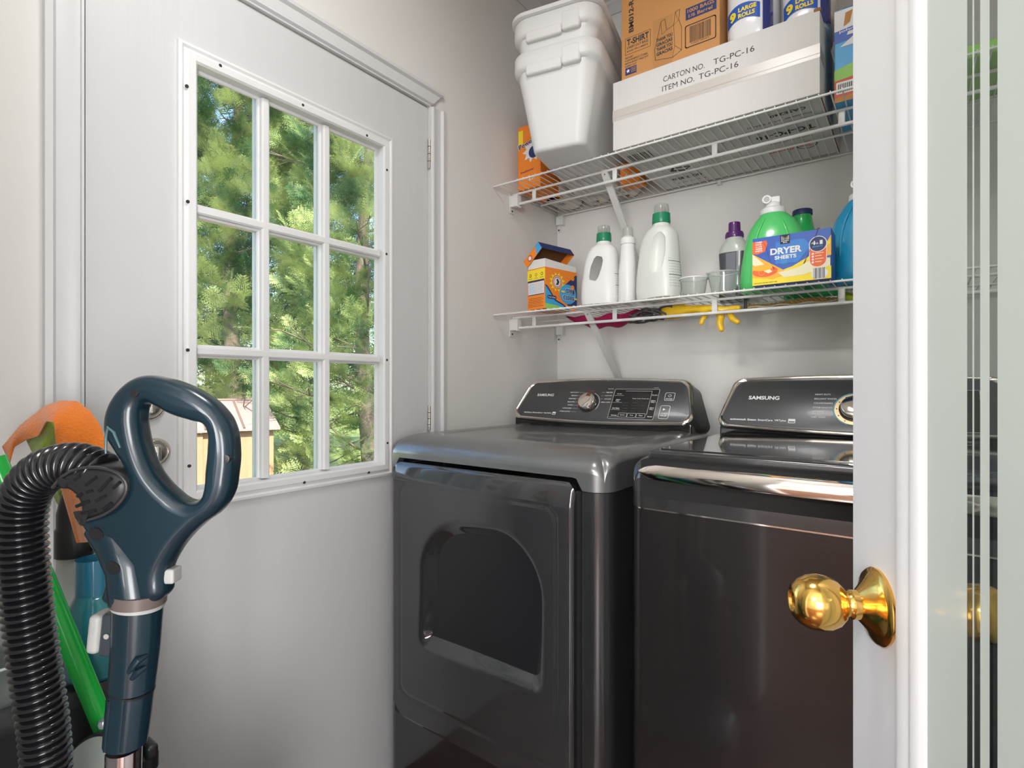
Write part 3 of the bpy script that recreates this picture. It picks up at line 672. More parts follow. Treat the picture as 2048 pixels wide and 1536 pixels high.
for i, tt in enumerate(('HEAVY DUTY', 'BRILLIANT WHITES', 'COLORS/DARKS', 'STEAM SANITIZE', 'BEDDING/\nWATERPROOF', 'DEEP WASH')):
    yy = .1070-i*.0135-(.002 if i > 4 else 0); p.text(tt, -.086-.0008*i, yy-(.005 if '\n' in tt else 0), 0, .0044 if '\n' not in tt else .0105, M_wink, 2, .012)
p.ring(.006, .066, .047, .0024, M_cyan, 1, 50, PI*.5, PI*1.4)
p.ring(.006, .066, .0395, .0115, mat('dial_bronze', (.55, .42, .25), .3, .8), 1, 50)
for k in range(12): a = k*PI/6; p.disc(.006+.040*math.cos(a), .066+.040*math.sin(a), .0015, M_blk, 2)
b.build('lettering', cs); b = MB(); p = pan(b)
p.rrect(.100, .012, .15, .112, .004, M_blk, 1); p.rrect(.100, .012, .15, .112, .004, M_wink, 2, .0008)
b.build('display_panel', cs)
b = MB(); knob3(b, *fr_, .006, .066, .031, .022, M_chrome, M_blk); b.build('cycle_dial', cs)

# ------------------------------------------------------------------ upper shelf contents
M_tub = mat('white_polythene', (.71, .71, .705), .42, bump=.12, bscale=70, var=.02, sub=.1)
M_orange = mat('orange_print', (.90, .25, .02), .5); M_navy = mat('navy_print', (.02, .035, .14), .5); M_yel = mat('yellow_print', (.92, .72, .03), .5)
M_kraft = mat('kraft_cardboard', (.56, .27, .09), .8, bump=.08, bscale=150, var=.06, vscale=12)
M_wcard = mat('white_cardboard', (.67, .655, .64), .75, bump=.08, bscale=60, stretch=(12, 12, 1), var=.04, vscale=6)
M_tape = mat('clear_packing_tape', (.58, .54, .50), .25); M_blue = mat('blue_print', (.02, .10, .48), .4); M_lblue = mat('sky_print', (.05, .38, .72), .4)
M_paper = mat('white_plastic_wrap', (.80, .80, .82), .25, bump=.5, bscale=18, coat=.3); M_bluewrap = mat('navy_plastic_wrap', (.03, .04, .22), .2, bump=.5, bscale=25, coat=.5)
M_brown = mat('carton_inside', (.16, .075, .03), .85); M_lgreen = mat('grass_print', (.30, .62, .12), .5); M_redp = mat('brick_red_print', (.60, .09, .05), .5); M_grey = mat('grey_print', (.35, .36, .40), .5)
ZB = ZU+.0006
# nested tubs
def tub(z, lab, lid_=False):
    t = thing('storage_tub', lab, 'tub', (-.918, 1.625, z), math.radians(11.5), 'nested white tubs')
    hx, hy, Hh = .086, .228, .288
    def rr(hx, hy, r, z, n=9):
        P_ = []
        for cx, cy, a0 in ((hx-r, -hy+r, -PI/2), (hx-r, hy-r, 0), (-hx+r, hy-r, PI/2), (-hx+r, -hy+r, PI)):
            for k in range(n): a = a0+PI/2*k/(n-1); P_.append(Vector((cx+r*math.cos(a), cy+r*math.sin(a), z)))
        return P_
    prof = [(.010, .000, .022), (.003, .003, .027), (0, .011, .030)]
    R = [rr(hx-d, hy-d, r, zz) for d, zz, r in prof]
    for k in range(1, 13):
        f = k/12; R.append(rr(hx+.042*f, hy+.036*f, .031+.020*f, .012+(Hh-.055-.012)*f))
    f1 = (hx+.042, hy+.036)
    R += [rr(f1[0]+.009, f1[1]+.009, .06, Hh-.052), rr(f1[0]+.013, f1[1]+.013, .062, Hh-.040), rr(f1[0]+.012, f1[1]+.012, .06, Hh-.006), rr(f1[0]+.008, f1[1]+.008, .058, Hh)]
    R += [rr(f1[0]+.001, f1[1]+.001, .053, Hh-.002), rr(f1[0]-.003, f1[1]-.003, .052, Hh-.02), rr(hx-.004, hy-.004, .036, .006)]
    b = MB(); b.rings(R, M_tub, True, True); b.build('tub_body', t, local=True, ang=60)
    # recessed-looking grip plate under the rim, front
    b = MB(); M_ = None; yq = -(f1[1]+.012)
    vs_ = [(-.075, yq+.004, Hh-.040), (.045, yq+.004, Hh-.040), (.045, yq+.004, Hh-.012), (-.075, yq+.004, Hh-.012)]
    b.rb(-.085, .030, yq+.000, yq+.030, Hh-.074, Hh-.040, .008, M_tub, 4)
    b.rb(.030, .088, yq-.003, yq+.030, Hh-.070, Hh-.014, .009, M_tub, 5); b.build('grip', t, local=True, ang=60)
    if lid_:
        b = MB(); b.rings([rr(f1[0]+.012, f1[1]+.012, .06, Hh+.001), rr(f1[0]+.018, f1[1]+.018, .06, Hh+.003), rr(f1[0]+.018, f1[1]+.018, .06, Hh+.014), rr(f1[0]+.008, f1[1]+.008, .055, Hh+.020), rr(f1[0]-.02, f1[1]-.02, .05, Hh+.018)], M_tub); b.build('lid', t, local=True)
    return t
tub(ZB, 'lower of two nested white plastic tubs on the upper shelf')
tub(ZB+.100, 'upper lidded white plastic tub nested inside the lower tub', True)

# orange carton behind the tubs
t = thing('detergent_carton', 'tall orange carton squeezed between the white tubs and left wall', 'box', (-1.12, 1.71, ZB))
b = MB(); b.rb(-1.185, -1.086, 1.632, 1.79, ZB, ZB+.235, .002, M_orange); b.build('carton', t)
b = MB(); p = Panel(b, (-1.185, 1.632, ZB), (1, 0, 0), (0, 0, 1))
star = [(.062+(.042 if k % 2 else .026)*math.cos(k*PI/9), .135+(.042 if k % 2 else .026)*math.sin(k*PI/9)) for k in range(18)]
p.poly(star, M_wink, 1); p.disc(.070, .130, .022, M_navy, 2); p.text('Power', .004, .148, .075, .022, M_wink, 3, .04, rot=.25); p.text('Power', .006, .150, .070, .018, M_navy, 4, .02, rot=.25)
p.text('freshener', .012, .060, .06, .008, M_navy, 2, .01, rot=.1); p.rect(.002, .17, .02, .05, M_yel, 1); p.text('2x', .045, .03, .03, .015, M_wink, 2); b.build('lettering', t)
# small orange tub between bin and carton
t = thing('orange_packet', 'small orange packet lying under the shelf wires beside the white carton', 'packet', (-.83, 1.85, ZB))
b = MB(); b.rb(-.856, -.782, 1.80, 1.87, ZB, ZB+.075, .004, M_orange); b.build('packet', t)
b = MB(); p = Panel(b, (-.856, 1.80, ZB), (1, 0, 0), (0, 0, 1)); p.text('TWIN', .02, .02, .04, .012, M_wink, 1, .02); p.rect(0, .055, .074, .012, M_wink, 1); b.build('lettering', t)
# white wrapped packs lying at the back
M_pack = mat('cream_wrap', (.72, .70, .64), .35, bump=.6, bscale=22)
for i, (x, y, s_) in enumerate(((-1.125, 1.845, 1.0), (-1.005, 1.90, 1.0), (-.905, 1.80, .5), (-.885, 1.912, .6))):
    if i == 2: continue
    lab = ('white wrapped packet lying in the left rear corner of the upper shelf', 'white wrapped packet behind the tubs, middle of the three', '', 'white wrapped packet at the shelf back, nearest the big carton')[i]
    t = thing('wrapped_packet', lab, 'packet', (x, y, ZB), 0, 'wrapped packets at the back of the upper shelf')
    hw, hd = .056, (.105 if i != 3 else .036)
    if i == 1: hd = .05
    b = MB(); b.loft([(ZB, hw*.62, hd*.8, x, y, 3), (ZB+.004, hw*.80, hd*.9, x, y, 3), (ZB+.016, hw*.97, hd*.98, x, y, 3), (ZB+.03, hw, hd, x, y, 3), (ZB+.05, hw*.95, hd*.97, x, y, 3), (ZB+.062, hw*.7, hd*.8, x, y, 3)], M_pack, 36); b.build('wrapper', t)
    b = MB(); p = Panel(b, (x-.02, y+.02, ZB-.0003), (1, 0, 0), (0, -1, 0)); p.rect(0, 0, .018, .03, M_grey, 1); p.rect(.022, .0, .006, .012, M_redp, 1); p.rect(.029, 0, .006, .012, M_yel, 1); p.rect(.022, .014, .006, .012, M_navy, 1); p.rect(.029, .014, .006, .012, M_ink, 1)
    b.build('printed_label', t)

# big white carton
cx0, cx1, cy0, cy1, ch = -.748, -.190, 1.524, 1.945, .208
t = thing('shipping_carton', 'large white cardboard carton with carton and item numbers on its front', 'box', ((cx0+cx1)/2, (cy0+cy1)/2, ZB))
b = MB(); b.rb(cx0, cx1, cy0, cy1, ZB, ZB+ch, .003, M_wcard, 2); b.build('carton', t)
b = MB(); p = Panel(b, (cx0, cy0, ZB), (1, 0, 0), (0, 0, 1)); p.rect(0, .088, cx1-cx0, .034, M_tape, 1); p.line([(.0, .098), (.558, .098)], .0008, M_grey, 2)
q = Panel(b, (cx1, cy0, ZB), (0, 1, 0), (0, 0, 1)); q.rect(0, .088, .07, .034, M_tape, 1); b.build('packing_tape', t)
b = MB(); p = Panel(b, (cx0, cy0, ZB), (1, 0, 0), (0, 0, 1))
p.text('CARTON NO.', .160, .158, .118, .0155, M_ink, 1, .0); p.text('TG-PC-16', .302, .158, .105, .0155, M_ink, 1, .0)
p.text('ITEM NO.', .157, .131, .093, .0155, M_ink, 1, .0); p.text('TG-PC-16', .262, .131, .105, .0155, M_ink, 1, .0)
b.build('lettering', t); b = MB()
q = Panel(b, (cx1, cy0, ZB-.0004), (-1, 0, 0), (0, 1, 0))
q.text('TG-PC-16', .035, .165, .150, .030, M_ink, 1, .02); q.text('Plastic Clamshell Container', .03, .118, .17, .014, M_ink, 1, .0); q.text('Container w/Hd 4.66oz)', .03, .085, .16, .013, M_ink, 1, .0); q.text('CASE240', .04, .050, .085, .015, M_ink, 1)
q.text('Everything for Food', .05, .235, .11, .010, M_ink, 1, .0, .3); q.ring(.072, .305, .026, .003, M_ink, 1); q.text('Gen', .052, .295, .04, .02, M_redp, 2, .02, .3); q.text('Rogers', .105, .290, .075, .026, M_redp, 1, .02, .3)
q.text('NO. 3 .82oz', .395, .330, .10, .020, M_ink, 1, .02); q.text('25 pcs a sleeve', .39, .375, .10, .010, M_ink, 1); q.poly([(.40, .25), (.46, .235), (.475, .262), (.43, .28)], M_ink, 1); q.poly([(.41, .255), (.455, .243), (.46, .255), (.43, .268)], M_wcard, 2)
for k in range(5): q.line([(.27+.015*k, .19+.012*k), (.38-.01*k, .20+.014*k)], .001, M_grey, 1)
for k in range(12): q.rect(.47+k*.006, .06, .003 if k % 3 else .002, .05, M_ink, 1)
b.build('underside_print', t)
M_edge = mat('torn_cardboard', (.30, .14, .08), .9, var=.5, vscale=60)
b = MB()
for k in range(22): y = cy0+.03+k*.018; b.bb(cx1-.0045, cx1+.0006, y, y+.014, ZB-.0008, ZB+.001, M_edge)
b.build('torn_edge', t); b = MB(); b.rb(cx1-.014, cx1+.003, cy0-.001, cy0+.012, ZB+ch-.006, ZB+ch+.003, .002, M_edge); b.build('torn_corner', t)

# brown T-shirt bag carton
kx0, kx1, kz = -.724, -.432, ZB+ch+.0006
t = thing('bag_carton', 'brown cardboard box of carry-out bags on top of the white carton', 'box', ((kx0+kx1)/2, 1.68, kz))
b = MB(); b.rb(kx0, kx1, 1.535, 1.84, kz, kz+.33, .002, M_kraft, 2); b.build('carton', t)
b = MB(); p = Panel(b, (kx0, 1.535, kz), (1, 0, 0), (0, 0, 1))
p.rrect(.013, .076, .080, .050, .001, M_ink, 1, .0012); p.text('T-SHIRT', .018, .103, .070, .019, M_ink, 1, .035); p.text('CARRY-OUT BAGS', .018, .0925, .068, .0075, M_ink, 1, .02); p.text('BOLSAS TIPO CAMISETA', .018, .083, .068, .005, M_ink, 1, .02)
for i, tt in enumerate(('•GROCERY', '•CONVENIENCE STORES', '•RESTAURANT TAKE OUT', '•CARRY-OUT')): p.text(tt, .011, .064-i*.0085, (.028, .073, .076, .038)[i], .0055, M_ink, 1, .02)
p.rect(.013, .014, .036, .022, M_navy, 1); p.poly([(.022+(.007 if k % 2 else .003)*math.cos(k*PI/5+PI/10+PI), .026+(.007 if k % 2 else .003)*math.sin(k*PI/5+PI/10+PI)) for k in range(10)], M_wink, 2)
for k in range(4): p.rect(.031, .019+k*.004, .016, .0015, M_kraft, 2)
p.text('BM012-RA', .040, .140, .115, .016, M_ink, 1, .03, rot=PI/2)
# the carrier-bag drawing
bagp = [(.108, .028), (.160, .018), (.186, .030), (.186, .095), (.178, .120), (.181, .148), (.168, .146), (.163, .110), (.142, .104), (.137, .138), (.125, .134), (.117, .100), (.106, .060)]
p.line(bagp, .0014, M_ink, 1, True); p.line([(.142, .104), (.128, .096), (.125, .134)], .001, M_ink); p.line([(.163, .110), (.176, .118), (.168, .146)], .001, M_ink); p.line([(.163, .11), (.166, .05), (.160, .018)], .001, M_ink); p.line([(.166, .05), (.186, .030)], .001, M_ink)
for i, tt in enumerate(('THANK YOU', 'GRACIAS', 'THANK YOU', 'GRACIAS')): p.text(tt, .112, .078-i*.0135, .048, .010, M_ink, 2, .035, rot=.06)
p.rect(.198, .108, .085, .034, M_navy, 1); p.text('1000 BAGS', .203, .127, .074, .0105, M_kraft, 2, .02); p.text('1/6 Barrel', .206, .113, .066, .0100, M_kraft, 2, .02)
p.rrect(.197, .030, .084, .062, .005, M_ink, 1, .0028); x = .209
while x < .268: wd = random.choice((.0006, .001, .0016)); p.rect(x, .041, wd, .046, M_ink, 1); x += wd+random.choice((.0006, .001, .0014))
p.text('0 23257 00974 9', .213, .0355, .05, .004, M_ink, 1)
b.build('lettering', t)
b = MB(); p = Panel(b, (kx0, 1.535, kz), (1, 0, 0), (0, 0, 1)); p.rect(.10, .0, .06, .145, mat('kraft_tape', (.50, .24, .08), .3), .4); b.build('packing_tape', t)

# two packs of paper rolls
def roll_pack(x0, x1, y0, lab):
    t = thing('paper_roll_pack', lab, 'paper towels', ((x0+x1)/2, y0+.09, kz), 0, 'wrapped packs of paper rolls')
    b = MB(); c_ = (x0+x1)/2; hw = (x1-x0)/2; b.loft([(kz, hw*.72, .062, c_, y0+.085, 4), (kz+.006, hw*.86, .074, c_, y0+.085, 4), (kz+.03, hw*.98, .084, c_, y0+.085, 3.4), (kz+.06, hw, .086, c_, y0+.085, 3.2), (kz+.24, hw, .086, c_, y0+.085, 3.2), (kz+.28, hw*.97, .08, c_, y0+.085, 3.2), (kz+.30, hw*.7, .05, c_, y0+.085, 3)], M_paper, 48); b.build('wrapper', t)
    b = MB()
    def fn(x, y, l):
        # wrap the banner on the rounded front
        e = 3.2; a = max(-1, min(1, (x-hw)/hw)); yy = (1-abs(a)**e)**(1/e)*.086; return Vector((x0+x, y0+.085-yy-l-.0012, kz+y))
    p = Panel(b, (0, 0, 0), (1, 0, 0), (0, 0, 1), .0006, fn)
    n = 12; xx0, xx1 = .010, hw*2-.030
    for k in range(n):
        xa, xb = xx0+(xx1-xx0)*k/n, xx0+(xx1-xx0)*(k+1)/n; f = lambda x: .048+.012*math.sin((x-xx0)/(xx1-xx0)*PI)
        p.poly([(xa, f(xa)), (xb, f(xb)), (xb, f(xb)+.040), (xa, f(xa)+.040)], M_blue, 1)
    p.text('9', .018, .058, .018, .026, M_yel, 3, .05); p.text('LARGE', .042, .077, .046, .012, M_yel, 3, .04); p.text('ROLLS', .042, .061, .042, .012, M_yel, 3, .04)
    n = 8; xx0 = hw*2-.024
    for k in range(n):
        xa, xb = xx0+(.020)*k/n, xx0+.020*(k+1)/n; p.poly([(xa, .012), (xb, .012), (xb, .26), (xa, .26)], M_bluewrap, 1)
    p.rect(.008, .14, hw*2-.04, .05, M_yel, .8)
    b.build('printed_label', t)
roll_pack(-.428, -.302, 1.545, 'wrapped paper roll pack beside the brown box')
roll_pack(-.298, -.175, 1.60, 'wrapped paper roll pack at the right end of the white carton')

# blue food-bag carton at the right end
t = thing('food_bag_carton', 'tall blue and green carton standing at the right end of the upper shelf', 'box', (-.06, 1.70, ZB))
zx0, zx1, zy = -.168, .045, 1.605
b = MB(); b.rb(zx0, zx1, zy, 1.80, ZB, ZB+.235, .002, M_lblue); b.build('carton', t)
b = MB(); b.loft([(ZB+.235, .1065, .0975, -.0615, 1.7025, 14), (ZB+.262, .098, .03, -.0615, 1.7025, 8), (ZB+.278, .09, .006, -.0615, 1.7025, 6)], M_kraft, 32); b.build('folded_top', t)
b = MB(); p = Panel(b, (zx0, zy, ZB), (1, 0, 0), (0, 0, 1)); p.rect(0, .170, .213, .062, M_wink, 1); p.poly([(.0, .0), (.213, 0), (.213, .018), (0, .012)], M_kraft, 1); p.poly([(0, .012), (.213, .018), (.213, .06), (.08, .062), (0, .055)], M_redp, 1); p.poly([(0, .055), (.08, .062), (.213, .06), (.213, .10), (.05, .095), (0, .082)], M_lgreen, 1)
for k in range(16): p.rect(.004+k*.012, .022+.006*(k % 3), .008, .012, M_wink if k % 2 else M_kraft, 2)
p.poly([(0, .150), (.213, .166), (.213, .200), (0, .180)], M_blue, 2)
p.text('Ziploc', .012, .128, .18, .045, M_wink, 3, .05, .25); p.text('johnson', .01, .172, .06, .008, M_wink, 3, .02, rot=.06); p.rrect(.004, .020, .040, .030, .002, M_wink, 3)
for k in range(9): p.rect(.008+k*.004, .023, .002, .022, M_ink, 4)
p.poly([(.02, .188), (.034, .196), (.04, .225), (.024, .222)], M_kraft, 3); b.build('printed_label', t)
t = thing('green_packet', 'green and white flat packet lying at the right end of the upper shelf', 'packet', (.10, 1.70, ZB))
b = MB(); b.rb(.055, .24, 1.56, 1.80, ZB, ZB+.03, .006, M_lgreen); b.build('packet', t)
b = MB(); b.rb(.075, .22, 1.575, 1.785, ZB+.0298, ZB+.0306, .0003, M_wink); b.build('printed_label', t)

# ------------------------------------------------------------------ lower shelf contents
ZC = ZL+.0006
M_bott = mat('white_hdpe', (.80, .80, .79), .38, var=.015, bump=.03, bscale=30); M_bottg = mat('natural_hdpe', (.73, .75, .71), .35, var=.02)
M_capg = mat('green_cap', (.01, .22, .10), .3); M_capc = clear_mat('clear_cap', (.92, .94, .92), .04, .12, .42)
# open detergent box (two faces turned to the camera)
t = thing('open_detergent_box', 'orange and yellow detergent box with its lid torn open', 'box', (-.998, 1.528, ZC), math.radians(-12))
# local: corner at origin; x to the left is negative, y to the back
wn, ln, hb = .086, .158, .140
b = MB(); b.rb(-wn, 0, 0, ln, 0, hb, .0015, M_orange, 2); b.build('carton', t, local=True)
b = MB(); r0 = [(-wn+.002, .002), (-.002, .002), (-.002, ln-.002), (-wn+.002, ln-.002)]; zt = [.172, .168, .158, .162]
b.rings([[Vector((x, y, hb)) for x, y in r0], [Vector((x, y, zz)) for (x, y), zz in zip(r0, zt)], [Vector((x*.96-.0015, y*.97+.002, zz)) for (x, y), zz in zip(r0, zt)], [Vector((x*.96-.0015, y*.97+.002, .02)) for x, y in r0]], mat('white_liner', (.74, .73, .70), .7), False, True); b.build('inner_liner', t, local=True)
# lid: shallow shell hinged at the left long edge, opened
LM = Matrix.Translation((-wn, 0, .148)) @ Matrix.Rotation(math.radians(-38), 4, 'Y')
b = MB(); lw, lh = wn+.006, .030
for (a0, a1, c0, c1, z0, z1, m) in ((0, lw, -.002, ln+.002, lh-.0012, lh, M_orange), (0, lw, -.002, -.0008, 0, lh, M_orange), (0, lw, ln+.0008, ln+.002, 0, lh, M_orange), (lw-.0012, lw, -.002, ln+.002, 0, lh, M_navy)):
    b.bb(a0, a1, c0, c1, z0, z1, m, LM)
b.bb(.001, lw-.0014, -.0006, ln+.0006, lh-.0022, lh-.0013, M_brown, LM); b.bb(.001, lw-.0014, -.0007, -.0001, 0, lh-.002, M_brown, LM); b.bb(lw-.0022, lw-.0013, 0, ln, 0.001, lh-.002, M_brown, LM)
pp = Panel(b, LM @ Vector((0, -.002, 0)), LM.to_3x3() @ Vector((1, 0, 0)), LM.to_3x3() @ Vector((0, 0, 1))); pp.disc(.03, .015, .011, M_redp, 1); pp.disc(.03, .015, .007, M_wink, 2); pp.poly([(.06, 0), (.092, 0), (.092, .03), (.075, .03)], M_lblue, 1)
b.build('lid', t, local=True, recalc=False)
b = MB(); p = Panel(b, (-wn, 0, 0), (1, 0, 0), (0, 0, 1))
p.rect(0, .100, wn, .036, M_yel, 1); p.rect(.002, .094, wn-.006, .006, M_navy, 2); p.rect(.004, .052, .038, .041, M_wink, 1); p.rect(.044, .052, .037, .041, M_wink, 1); p.rect(.004, .049, wn-.009, .003, M_navy, 1)
for k in range(8): p.rect(.006, .056+k*.0045, .033, .0012, M_lblue, 2); p.rect(.046, .056+k*.0045, .032, .0012, M_grey, 2)
for k in range(3): p.disc(.015+.028*k, .118, .0055, M_redp if k == 1 else M_ink, 2); p.disc(.015+.028*k, .118, .0035, M_yel, 3); p.rect(.006+.028*k, .106, .018, .0012, M_ink, 2)
for k in range(6): p.rect(.006, .010+k*.0055, wn-.014-.01*(k % 2), .0013, M_brown, 2)
q = Panel(b, (0, 0, 0), (0, 1, 0), (0, 0, 1))
q.poly([(0, .0), (0, .082), (.012, .072), (.05, .03), (.09, .018), (.12, 0)], M_lblue, 1); q.poly([(0, 0), (0, .018), (.06, .014), (.11, 0)], M_lgreen, 2); q.poly([(.0, .082), (.012, .076), (.05, .034), (.09, .021), (.125, 0), (.118, 0), (.088, .017), (.048, .029), (.01, .070), (0, .078)], M_navy, 2)
q.poly([(.058+(.040 if k % 2 else .026)*math.cos(k*PI/12), .094+(.034 if k % 2 else .024)*math.sin(k*PI/12)) for k in range(24)], M_yel, 1)
q.disc(.058, .094, .024, M_redp, 2); q.disc(.058, .094, .0155, M_wink, 3); q.poly([(.050, .084), (.062, .084), (.068, .096), (.060, .106), (.053, .103), (.057, .094)], M_ink, 4); q.ring(.058, .094, .0198, .0022, M_wink, 3)
q.disc(.112, .058, .042, M_lblue, 1.5, .034); q.poly([(.095, .088), (.150, .128), (.158, .128), (.158, .02), (.11, .018)], M_navy, 1.3); q.text('OXI', .098, .060, .036, .020, M_wink, 5, .06); q.text('OXI', .099, .061, .033, .017, M_navy, 6, .03); q.text('CLEAN', .084, .036, .060, .019, M_wink, 5, .06); q.text('CLEAN', .086, .0375, .056, .016, M_navy, 6, .03); q.rect(.078, .062, .016, .006, M_yel, 5); q.rect(.146, .042, .010, .006, M_yel, 5)
q.rrect(.010, .034, .044, .012, .005, M_navy, 3); q.text('Fresh Clean', .014, .0375, .036, .005, M_wink, 4)
for k in range(4): q.disc(.135, .068+k*.016, .009, M_orange if k % 2 else M_navy, 3)
b.build('printed_label', t, local=True)

def capped_top(t, x, y, z0, r, hcap, mg, mc, ribs=True):
    b = MB(); n = 48; b.lathe([(r*.96, 0), (r*1.02, .004), (r, hcap*.5), (r*.97, hcap)], mg, (x, y, z0), n=n); b.build('cap_collar', t)
    b = MB(); b.lathe([(r*.84, 0), (r*.84, hcap*.1), (r*.79, hcap*.85), (r*.76, hcap*.9), (r*.70, hcap*.9)], mc, (x, y, z0+hcap), n=n)
    for k in range(24): a = 2*PI*k/24; b.cyl((x+r*.84*math.cos(a), y+r*.84*math.sin(a), z0+hcap), (x+r*.79*math.cos(a), y+r*.79*math.sin(a), z0+hcap*1.8), .0006, mc, n=5)
    b.lathe([(r*.5, 0), (r*.52, hcap*.6), (.002, hcap*.62)], mat('grey_spout', (.35, .25, .25), .5), (x, y, z0+hcap), n=20)
    b.build('measuring_cap', t)
def jug(x, y, s, label, rz, big):
    t = thing('detergent_bottle', label, 'bottle', (x, y, ZC), rz)
    k = s; b = MB()
    b.loft([(0, .055*k, .034*k, 0, 0, 3), (.004*k, .062*k, .040*k, 0, 0, 3), (.03*k, .066*k, .044*k, 0, 0, 2.8), (.07*k, .064*k, .043*k, 0, 0, 2.8), (.11*k, .059*k, .041*k, .001, 0, 2.8), (.15*k, .055*k, .039*k, .003*k, 0, 2.8), (.175*k, .050*k, .037*k, .006*k, 0, 2.6), (.190*k, .042*k, .034*k, .008*k, 0, 2.4), (.199*k, .030*k, .028*k, .009*k, 0, 2.1), (.203*k, .024*k, .024*k, .010*k, 0, 2), (.212*k, .022*k, .022*k, .010*k, 0, 2)], M_bott if not big else M_bottg, 56)
    o = b.build('bottle_body', t, local=True, ang=50)
    c_ = MB(); tilt = -.12
    if not big:
        c_.loft([(-.040*k, .012*k, .10, 0, 0, 2.2), (-.03*k, .017*k, .10, 0, 0, 2.2), (.0, .021*k, .10, 0, 0, 2.2), (.03*k, .017*k, .10, 0, 0, 2.2), (.040*k, .010*k, .10, 0, 0, 2.2)], M_bott, 32, Matrix.Translation((-.002*k, 0, .118*k)) @ Matrix.Rotation(.28, 4, 'Y'))
    else:
        c_.loft([(-.055*k, .012*k, .02, 0, 0, 2.2), (-.04*k, .022*k, .03, 0, 0, 2.2), (.0, .026*k, .034, 0, 0, 2.2), (.04*k, .022*k, .03, 0, 0, 2.2), (.055*k, .012*k, .02, 0, 0, 2.2)], M_bott, 32, Matrix.Translation((.030*k, -.050*k, .125*k)) @ Matrix.Rotation(.12, 4, 'Y'))
    # shallow dish round the grip
    cc = c_.build('cutter', None, local=True); cc.parent = t; cut(o, cc)
    p_ = WM[t] @ Vector((.010*k, 0, 0)); capped_top(t, p_.x, p_.y, ZC+.210*k, .0245*k, .028*k, M_capg, M_capc)
    b = MB()
    def fn(xx, zz, l):   # label on the right-hand shoulder side
        a = -.95+xx; e = 2.8; ca, sa = math.cos(a), math.sin(a); f = zz/k; hw = np.interp(f, [.03, .07, .11, .15], [.066, .064, .059, .055])*k+l+.0004; hd = np.interp(f, [.03, .07, .11, .15], [.044, .043, .041, .039])*k+l+.0004
        return Vector((hw*math.copysign(abs(ca)**(2/e), ca), hd*math.copysign(abs(sa)**(2/e), sa), zz))
    p = Panel(b, (0, 0, 0), (1, 0, 0), (0, 0, 1), .0004, fn)
    for i in range(16):
        zz = (.030+i*.0075)*k
        if i % 5 == 4:
            for q_ in range(8): p.rect(.45+q_*.11, zz, .11, .0016, M_ink, 1)
        else:
            for q_ in range(7): p.rect(.47+q_*.12, zz, .09, .0011, M_grey, 1)
    p.disc(.75, .165*k*.93, .10, M_ink, 1, .007) if not big else None
    b.build('printed_label', t, local=True)
    return t
jug(-.827, 1.60, .985, 'white detergent bottle with a looped handle and green cap beside the open box', 0.10, False)
jug(-.632, 1.60, 1.095, 'taller white detergent bottle with green cap beside the clear cups', -0.35, True)
# slim white bottle
t = thing('slim_bottle', 'slim plain white bottle between the two green-capped bottles', 'bottle', (-.735, 1.60, ZC))
b = MB(); b.loft([(ZC, .024, .024, -.735, 1.60, 2.4), (ZC+.006, .0265, .0265, -.735, 1.60, 2.4), (ZC+.10, .0263, .0263, -.735, 1.60, 2.2), (ZC+.125, .0255, .0255, -.734, 1.60, 2), (ZC+.140, .0235, .0235, -.733, 1.60, 2), (ZC+.185, .021, .021, -.733, 1.60, 2), (ZC+.187, .0235, .0235, -.733, 1.60, 2), (ZC+.205, .023, .023, -.733, 1.60, 2), (ZC+.208, .017, .017, -.733, 1.60, 2), (ZC+.212, .015, .015, -.733, 1.60, 2)], M_bott, 40); b.build('bottle_body', t)
b = MB(); b.lathe([(.0165, 0), (.0165, .004), (.0155, .026), (.014, .029), (.001, .029)], M_capc, (-.733, 1.60, ZC+.210), n=32); b.build('clear_cap', t)
# clear cups
M_cup = clear_mat('clear_plastic_cup', (.95, .97, .96), .04, .08, .20)
def cup(x, y, r0, r1, h, lip, label):
    t = thing('measuring_cup', label, 'cup', (x, y, ZC), 0, 'clear cups on the lower shelf')
    b = MB(); n = 48; R = []
    for rr_, zz, inn in ((r0, 0, 0), (r1, h, 1), (r1*1.06, h+.001, 1), (r1*1.06, h-.004, 1), (r1-.0012, h-.001, 1), (r0-.001, .0015, 0)):
        R.append([Vector((x+rr_*(1+(.22*max(0, math.cos(2*PI*k/n-PI))**8 if lip and inn else 0))*math.cos(2*PI*k/n), y+rr_*math.sin(2*PI*k/n), ZC+zz+(.004*max(0, math.cos(2*PI*k/n-PI))**8 if lip and inn else 0))) for k in range(n)])
    b.rings(R, M_cup); b.build('cup_body', t)
    b = MB(); b.lathe([(r1*1.065, 0), (r1*1.075, .0015), (r1*1.065, .003)], mat('cup_rim', (.72, .74, .73), .3), (x, y, ZC+h-.003), n=40, caps=False) if not lip else b.tube([(x+r1*.98*math.cos(a), y+r1*.98*math.sin(a), ZC+h) for a in np.linspace(-2.4, 2.4, 30)], .0011, mat('cup_rim', (.72, .74, .73), .3), 6)
    b.build('rim', t)
cup(-.516, 1.575, .030, .0385, .050, False, 'round clear plastic cup beside the tall white bottle')
cup(-.433, 1.575, .032, .0375, .056, True, 'clear plastic cup with a pouring lip in front of the dark bottle')
